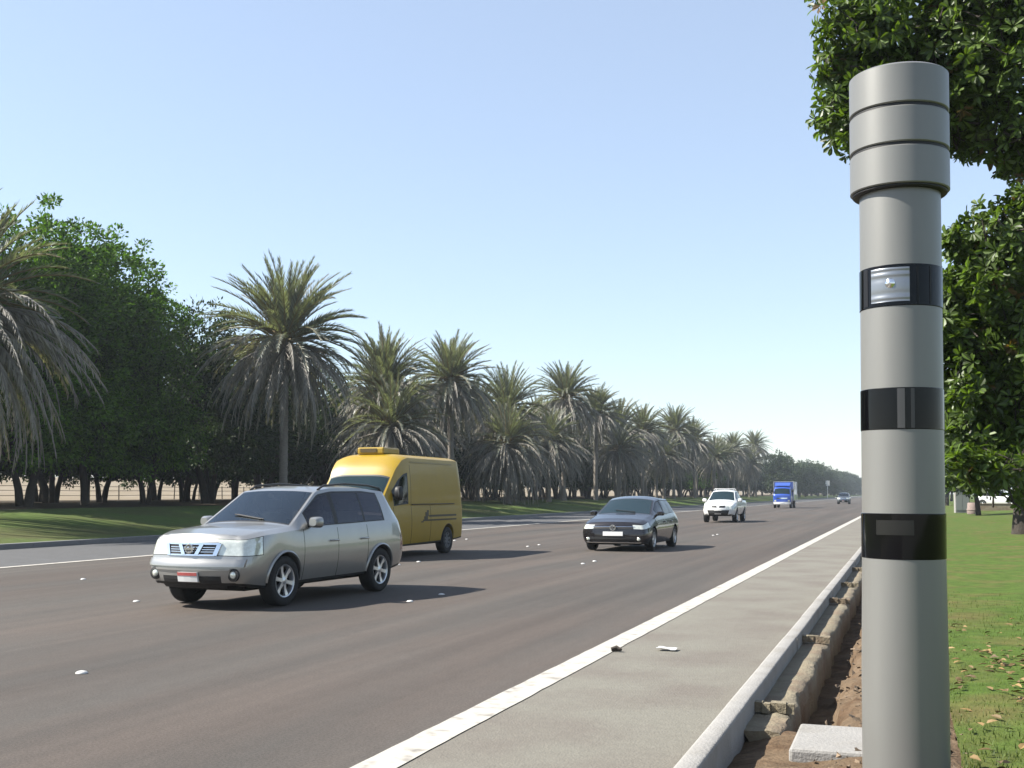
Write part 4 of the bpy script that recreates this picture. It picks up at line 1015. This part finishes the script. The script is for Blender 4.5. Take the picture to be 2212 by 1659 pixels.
def make_pickup(label, body, x, y, rz):
    root = empty('pickup_truck'); tag(root, label, 'pickup')
    L = 4.95; AR = ((.85, .37, .44), (3.85, .37, .44))
    h = Hull(L, [(0, .42), (.4, .36), (3.6, .40), (L, .48)], [(0, .78), (.5, .80), (L, .80)], [(0, .84), (.5, .88), (4.5, .88), (L, .86)], .72,
             [(0, .78), (.6, .81), (1.2, .84), (L, .82)], [(0, .90), (.35, 1.01), (1.2, 1.08), (3.3, 1.12), (L, 1.12)],
             [(0, .68), (.6, .70), (1.15, .75), (1.9, .60), (3.05, .60), (3.35, .78), (L, .79)],
             [(0, .95), (.35, 1.06), (1.15, 1.13), (1.9, 1.62), (2.3, 1.69), (3.0, 1.66), (3.35, 1.16), (L, 1.15)],
             [(0, .98), (.35, 1.11), (1.13, 1.19), (1.9, 1.69), (2.3, 1.76), (3.0, 1.73), (3.36, 1.18), (L, 1.17)],
             [(.35, .05), (.5, 0), (.7, .0), (.85, .04), (1.0, .16)], [(.4, 0), (1.1, 0)], bulge=.2, cf=(.5, .22), cr=(.12, .06), arches=AR, crown=2.6)
    specials = [1.28, 1.292, 2.2, 2.212, 2.98, 2.992, 1.45, 1.49, 2.14, 2.24, 2.85, 2.9, 1.17, 1.87, .40]
    vsp = [1.1, 2.15, 2.85, 3.07, 3.1, 3.87, 3.92, 4.12, 4.16, 1.75]
    def region(s, v, t=None):
        if v < 1: return 'body' if t is None else None
        if t is not None:
            if s < 0:
                if 2.15 < v < 2.85 and t > .66: return 'headlight*'
                if v < 1.12 and t < .9: return 'lower_trim'
            return 'body'
        if v < 3:
            if v < 1.1: return 'lower_trim'
            if s < .40 and 2.15 < v < 2.85: return 'headlight*'
            for a in (1.28, 2.2, 2.98):
                if a <= s <= a + .013: return 'panel_gaps'
            if 1.292 < s < 2.2: return 'front_door*'
            if 2.212 < s < 2.98: return 'rear_door*'
            return 'body'
        if v < 4:
            if 1.45 < s < 2.9 and 3.07 < v < 3.92:
                if 3.1 < v < 3.87 and (1.49 < s < 2.14 or 2.24 < s < 2.85): return 'side_window*'
                return 'window_trim'
            return 'body'
        if 1.17 < s < 1.87 and v > 4.12: return 'windscreen'
        if 3.05 < s < 3.3 and v > 4.16: return 'rear_window'
        if s > 3.45 and v > 4.2: return 'bed_cover'
        return 'body'
    mats = dict(body=body, lower_trim=M['black'], headlight=M['lamp'], panel_gaps=M['gap'], front_door=body, rear_door=body, side_window=M['glass'], window_trim=M['black'], windscreen=M['screen'], rear_window=M['glass'], bed_cover=M['black'])
    h.shell(root, region, mats, specials, vsp, {})
    underbody(root, h, .34, .7, .3, 4.7, .6)
    for s in (.85, 3.85):
        for sg in (1, -1): wheel(root, sg * .76, s, .37, .24, sg, 6)
    g = MB()
    for sg in (-1, 1): on_front(h, [(sg * .06, .80), (sg * .36, .80), (sg * .38, .90), (sg * .08, .90)], 6, 2, .008, .02, g)
    g.build('grille', M['black'], root)
    it = MB(); on_front(h, [(-.50, .42), (.50, .42), (.58, .66), (-.58, .66)], 16, 3, .010, .02, it); io = it.build('lower_bumper', M['black'], root)
    c = MB(); on_front(h, [(-.17, .44), (.17, .44), (.17, .50), (-.17, .50)], 4, 1, .02, .02, c); c.build('skid_plate', M['alloy'], io)
    pl = MB(); on_front(h, [(-.20, .64), (.20, .64), (.20, .72), (-.20, .72)], 4, 1, .025, .02, pl); pl.build('number_plate', M['plate'], root)
    for sg in (-1, 1): mirror_part(root, h, 1.42, 1.18, .78, body, sg, (.24, .12, .20))
    rk = MB()
    for s in (2.1, 2.8): rk.tube([(-.55, s, 1.74), (-.5, s, 1.80), (.5, s, 1.80), (.55, s, 1.74)], .02, 6)
    rk.build('roof_bars', body, root, smooth=60)
    finish(root, L, x, y, rz); return root
make_pickup('white double cab pickup with black lower bumper, between dark hatchback and blue truck', whitep, -9.45, 64.3, 0)

def make_van(label, body, x, y, rz):
    root = empty('cargo_van'); tag(root, label, 'van')
    L = 5.25; AR = ((.90, .34, .41), (4.22, .34, .41))
    h = Hull(L, [(0, .32), (.4, .28), (4.5, .32), (L, .38)], [(0, .92), (.5, .94), (L, .94)], [(0, .95), (.6, .99), (4.5, .99), (L, .97)], .85,
             [(0, .90), (.5, .94), (1.2, .965), (L, .95)], [(0, .95), (.5, 1.16), (.9, 1.22), (2.0, 1.25), (L, 1.25)],
             [(0, .80), (.55, .84), (1.2, .83), (1.5, .87), (2.0, .885), (2.6, .89), (5.0, .89), (L, .84)],
             [(0, 1.0), (.55, 1.24), (1.20, 1.92), (1.36, 2.14), (1.62, 2.34), (1.9, 2.41), (5.0, 2.40), (L, 2.34)],
             [(0, 1.03), (.52, 1.30), (1.18, 1.98), (1.36, 2.24), (1.62, 2.45), (1.9, 2.51), (5.05, 2.50), (L, 2.43)],
             [(.3, .05), (.5, 0), (.7, .03), (1.0, .10), (1.2, .25)], [(.4, 0), (1.2, .0), (2.4, -.10)], bulge=.18, cf=(.45, .18), cr=(.12, .06), arches=AR, crown=4.5)
    specials = [1.02, 1.036, 1.98, 2.0, 3.1, 3.12, 1.06, 1.10, 1.80, 1.84, .62, 1.16, 1.19, .30]
    vsp = [1.08, 1.10, 2.2, 2.9, 3.04, 3.07, 3.66, 3.70, 4.1, 4.14, 2.30, 2.46, 3.86, 3.88]
    def region(s, v, t=None):
        if v < 1: return 'body' if t is None else None
        if t is not None:
            if s < 0: return 'headlight*' if (2.2 < v < 2.9 and t > .66) else ('lower_trim' if v < 1.6 else 'body')
            return 'body'
        if v < 3:
            if v < 1.08: return 'lower_trim'
            if s < .30 and 2.2 < v < 2.9: return 'headlight*'
            for a, b in ((1.02, 1.036), (1.98, 2.0), (3.1, 3.12)):
                if a <= s <= b: return 'panel_gaps'
            if 1.036 < s < 1.98: return 'front_door*'
            if 2.0 < s < 3.1: return 'sliding_door*'
            return 'body'
        if v < 4:
            if 1.06 < s < 1.84 and 3.04 < v < 3.70: return 'side_window*' if (1.10 < s < 1.80 and 3.07 < v < 3.66) else 'window_trim'
            if 1.98 <= s <= 2.0 and v < 3.86: return 'panel_gaps'
            return 'body'
        if .62 < s < 1.16 and v > 4.14: return 'windscreen'
        if .56 < s < 1.19 and v > 4.10: return 'window_trim'
        return 'body'
    mats = dict(body=body, lower_trim=M['black'], headlight=M['lamp'], panel_gaps=mat('van panel gap', (.06, .045, .01), .8), front_door=body, sliding_door=body, side_window=M['glass'], window_trim=M['black'], windscreen=M['screen'])
    h.shell(root, region, mats, specials, vsp, {})
    underbody(root, h, .26, .65, .3, 4.8, .7)
    for s in (.90, 4.22):
        for sg in (1, -1): wheel(root, sg * .86, s, .34, .22, sg, 8, rimr=.60, rimmat=M['kerbfar'])
    ac = MB(); ac.box((-.05, 2.25, 2.59), (.72, .9, .17)); ao = ac.build('roof_unit', body, root)
    md = ao.modifiers.new('bevel', 'BEVEL'); md.width = .04; md.segments = 3
    ac = MB(); ac.box((-.10, 1.796, 2.60), (.44, .02, .09)); ac.build('roof_unit_grille', mat('dark yellow grille', (.16, .10, .01), .7), ao)
    # side trim and dark courier-style bird mark with double band along the lower side
    dk = mat('brown side marking', (.10, .065, .012), .5); br = mat('body side rib', (.52, .36, .035), .4)
    for sg in (1, -1):
        sd = MB()
        def side(s0, s1, z0, z1, o=.004, th=.012):
            ns = 6; vs = []
            for dep in (o, o - th):
                for i in range(ns + 1):
                    s = s0 + (s1 - s0) * i / ns
                    for z in (z0, z1): vs.append((sg * (h.ysec(s, z) + dep), s, z))
            k = 2 * (ns + 1)
            fs = [(2 * i, 2 * i + 2, 2 * i + 3, 2 * i + 1) for i in range(ns)] + [(2 * i, k + 2 * i, k + 2 * i + 2, 2 * i + 2) for i in range(ns)] + [(2 * i + 1, 2 * i + 3, k + 2 * i + 3, k + 2 * i + 1) for i in range(ns)]
            sd.add(vs, fs)
        side(3.0, 4.75, .96, 1.01); side(2.75, 4.75, .86, .90)
        side(2.62, 2.95, .86, .90); side(2.70, 2.92, .90, .98); side(2.78, 2.98, .98, 1.08); side(2.88, 3.0, 1.08, 1.13); side(2.52, 2.66, .83, .86)
        sd.build('side_marking', dk, root)
        rb = MB()
        def wallpt(s, q, o):
            a = h.P(s, 3 + q); return (sg * (a[0] + o), a[1], a[2])
        for q0, q1 in ((.90, .93),):
            vs = [wallpt(2.05 + i * .25, q, o) for i in range(11) for q, o in ((q0, .001), (q0, .012), (q1, .012), (q1, .001))]
            rb.add(vs, [(i * 4 + j, i * 4 + j + 1, i * 4 + 5 + j, i * 4 + 4 + j) for i in range(10) for j in range(3)])
        rb.build('side_rib', br, root)
        tb = MB(); tb.box((sg * .90, L - .03, 1.0), (.08, .05, .5)); tb.build('tail_light', M['redlamp'], root)
    for sg in (1, -1):
        rs = MB(); rs.tube([(sg * .985, 2.0, 1.28), (sg * .99, 3.0, 1.28), (sg * .985, 4.6, 1.28)], .014, 5); rs.build('door_rail', dk, root)
    g = MB(); on_front(h, [(-.5, .72), (.5, .72), (.5, .86), (-.5, .86)], 8, 2, .008, .02, g); g.build('grille', M['black'], root)
    pl = MB(); on_front(h, [(-.26, .45), (.26, .45), (.26, .56), (-.26, .56)], 4, 1, .03, .03, pl); pl.build('number_plate', M['plate'], root)
    for sg in (-1, 1): mirror_part(root, h, 1.08, 1.55, .90, M['black'], sg, (.20, .12, .34))
    finish(root, L, x, y, rz); return root
yellow = mat('yellow van paint', (0.76, 0.49, 0.012), .42, coat=.15, var=.08, vscale=2.0)
make_van('yellow high roof cargo van with roof unit, half hidden behind silver suv', yellow, -12.32, 26.5, R(-1.5))

def make_truck(label, body, boxm, x, y, rz, sc=1.0, bump=None):
    root = empty('box_truck'); tag(root, label, 'truck')
    L = 1.75; AR = ((.95, .38, .46),)
    h = Hull(L, [(0, .42), (L, .45)], [(0, .88), (L, .90)], [(0, .93), (L, .96)], .85, [(0, .92), (.3, .94), (L, .94)], [(0, 1.28), (L, 1.32)],
             [(0, .88), (.1, .88), (.38, .80), (L, .80)], [(0, 1.32), (.08, 1.38), (.36, 2.05), (.6, 2.22), (L, 2.25)], [(0, 1.34), (.06, 1.40), (.34, 2.12), (.6, 2.32), (L, 2.34)],
             [(.4, .0), (1.3, .04)], [(.4, 0), (2.2, 0)], bulge=.10, cf=(.3, .14), cr=(.05, .02), arches=AR)
    def region(s, v, t=None):
        if v < 1: return 'cab' if t is None else None
        if t is not None: return 'bumper' if (s < 0 and v < 1.55) else 'cab'
        if v < 3: return 'bumper' if (v < 1.55 and s < .3) else 'cab'
        if v < 4: return 'side_window*' if (.45 < s < 1.25 and 3.1 < v < 3.85) else 'cab'
        if .10 < s < .34 and v > 4.12: return 'windscreen'
        return 'cab'
    h.shell(root, region, dict(cab=body, bumper=bump or whitep, side_window=M['glass'], windscreen=M['screen']), [.45, 1.25, .10, .34, .3], [1.55, 3.1, 3.85, 4.12], {})
    for s in (.95, 4.5):
        for sg in (1, -1): wheel(root, sg * .82, s, .38, .24, sg, 6, rimr=.58)
    fr = MB()
    for sg in (1, -1): fr.box((sg * .38, 3.0, .62), (.12, 5.4, .18))
    fr.box((0, 4.5, .45), (1.5, .14, .14)); fr.build('chassis', M['under'], root)
    cg = MB(); cg.box((0, 3.9, 1.80), (2.05, 4.1, 2.0)); cb = cg.build('cargo_box', boxm, root); md = cb.modifiers.new('bevel', 'BEVEL'); md.width = .03; fm = bump or M['alloy']; md.segments = 2
    tr = MB()
    for sg in (1, -1): tr.box((sg * 1.03, 1.87, 1.8), (.05, .06, 2.02)); tr.box((sg * 1.03, 5.93, 1.8), (.05, .06, 2.02))
    tr.box((0, 1.86, 2.80), (2.1, .06, .05)); tr.build('cargo_box_frame', fm, cb)
    wd = MB()
    vs = [(-.75, .42, 2.36), (.75, .42, 2.36), (.8, 1.2, 2.70), (-.8, 1.2, 2.70), (-.75, 1.3, 2.34), (.75, 1.3, 2.34)]
    wd.add(vs, [(0, 1, 2, 3), (1, 5, 2), (0, 3, 4), (3, 2, 5, 4)]); wd.build('roof_deflector', body, root)
    g = MB(); on_front(h, [(-.55, .98), (.55, .98), (.55, 1.10), (-.55, 1.10)], 8, 2, .01, .02, g); g.build('grille', M['chrome'], root)
    for sg in (-1, 1):
        l_ = MB(); on_front(h, [(sg * .60, .70), (sg * .80, .70), (sg * .80, .86), (sg * .60, .86)], 3, 2, .012, .02, l_); l_.build('headlight', M['lamp'], root)
        mirror_part(root, h, .15, 1.85, .95, M['black'], sg, (.18, .10, .36))
    pl = MB(); on_front(h, [(-.2, .52), (.2, .52), (.2, .62), (-.2, .62)], 4, 1, .02, .02, pl); pl.build('number_plate', M['plate'], root)
    for c in root.children: c.location.y -= 3.0
    root.location = (x, y, .004); root.rotation_euler = (0, 0, rz); root.scale = (sc, sc, sc); return root
blue = paint('blue truck paint', (0.06, 0.19, 0.95), .1, .3)
bluebox = paint('blue cargo box', (0.06, 0.15, 0.6), .0, .45)
make_truck('blue box truck with white bumper far down the road', blue, bluebox, -12.35, 127.5, 0, 1.0)
# ------------------------------------------------------------------ road studs, litter, far sign
M['stud'] = mat('white ceramic stud', (1.3, 1.28, 1.22), 0.35, var=.1, vscale=30)
mb = MB(); mb.lathe([(.062, 0), (.060, .008), (.045, .020), (.02, .026), (0, .027)], 16)
stud0 = mb.build('road_stud', M['stud'], smooth=60); first = True
lab = {(-6.75, 8.33): 'white ceramic road stud lying nearest to the camera at lower left', (-6.75, 15.31): 'nearer of two white studs in the shadow of the silver suv', (-6.75, 16.5): 'farther of two white studs in the shadow of the silver suv',
       (-10.46, 14.05): 'white road stud just left of the silver suv front wheel', (-14.06, 17.35): 'white road stud farthest left, near the shaded side lane'}
for x, ys in ((-6.75, [8.33, 15.31, 16.5] + [24.7 + 9.1 * k + d for k in range(3) for d in (0, 1.0)]), (-10.46, [14.05] + [23.1 + 9.1 * k + d for k in range(3) for d in (0, 1.1)]), (-14.06, [17.35] + [26.4 + 9.1 * k + d for k in range(2) for d in (0, 1.1)])):
    for y in ys:
        o = stud0 if first else stud0.copy()
        if not first: COL.objects.link(o)
        first = False; o.location = (x, y, .003); o.scale = (.85, .85, .85) if y < 9 else (.8, .8, .8)
        tag(o, lab.get((x, y), 'small white ceramic stud on a lane line farther down the road'), 'road stud', 'white road studs on the lane lines')
random.seed(33); mb = MB(); vs = []
for i in range(5):
    for j in range(4): vs.append((i * .05 + rnd(-.008, .008), j * .045 + rnd(-.008, .008), .01 + .018 * random.random()))
mb.add(vs, [(i * 4 + j, i * 4 + 4 + j, i * 4 + 5 + j, i * 4 + j + 1) for i in range(4) for j in range(3)])
o = mb.build('paper_scrap', M['stud']); o.location = (-2.35, 11.3, .01); tag(o, 'crumpled white paper scrap on the beige shoulder', 'litter')
mb = MB(); mb.tube([(0, 0, .02), (.05, .02, .03), (.10, 0, .02)], [.02, .03, .015], 6); o = mb.build('stone', M['bark'], smooth=60); o.location = (-2.75, 11.1, .008); tag(o, 'small dark stone on the shoulder left of the paper scrap', 'stone')
sg_ = empty('road_sign', (-22.9, 370, 0), R(-4)); tag(sg_, 'tiny white road sign on a post beside the far grey suv', 'road sign')
mb = MB(); mb.tube([(0, 0, -.2), (0, 0, 5.6)], .10, 8); mb.build('post', M['alloy'], sg_)
mb = MB(); mb.box((0, -.12, 4.7), (1.2, .05, 1.5)); mb.build('sign_panel', M['plate'], sg_)
mb = MB(); mb.box((0, -.09, 4.7), (1.3, .03, 1.6)); mb.build('sign_frame', M['alloy'], sg_)

# wire fence at the edge of the sand
fr = empty('wire_fence', (-64.5, 0, 1.0)); tag(fr, 'thin post and wire fence on the bright sand behind the grove', 'fence')
random.seed(2); y = 40.0; pm = MB(); pm.tube([(0, 0, -.2), (0, 0, 1.25)], .05, 6); p0 = pm.build('post', M['bark'], fr); p0.location = (0, y, 0)
for k in range(38):
    y += 4.0; p = p0.copy(); COL.objects.link(p); p.location = (0, y, 0); p.rotation_euler = (rnd(-.05, .05), rnd(-.05, .05), 0)
wm = MB()
for z in (.4, .8, 1.15): wm.tube([(0, 40 + 8 * k, z - .04 * (k % 2)) for k in range(20)], .02, 4)
wm.build('wires', M['bark'], fr)

# ------------------------------------------------------------------ haze: the dusty air over the plain
HAZE = 0.0003
mb = MB(); mb.box((-235, 1195, 9.75), (1150, 2600, 23.5))
hz = mb.build('haze', [])
hm = bpy.data.materials.new('haze air'); hm.use_nodes = True; nt = hm.node_tree
nt.nodes.remove(nt.nodes['Principled BSDF']); pv = nt.nodes.new('ShaderNodeVolumePrincipled')
pv.inputs['Color'].default_value = (.82, .91, 1.0, 1); pv.inputs['Density'].default_value = HAZE; pv.inputs['Anisotropy'].default_value = .25
nt.links.new(pv.outputs[0], nt.nodes['Material Output'].inputs['Volume']); hz.data.materials.append(hm)
tag(hz, kind='stuff')
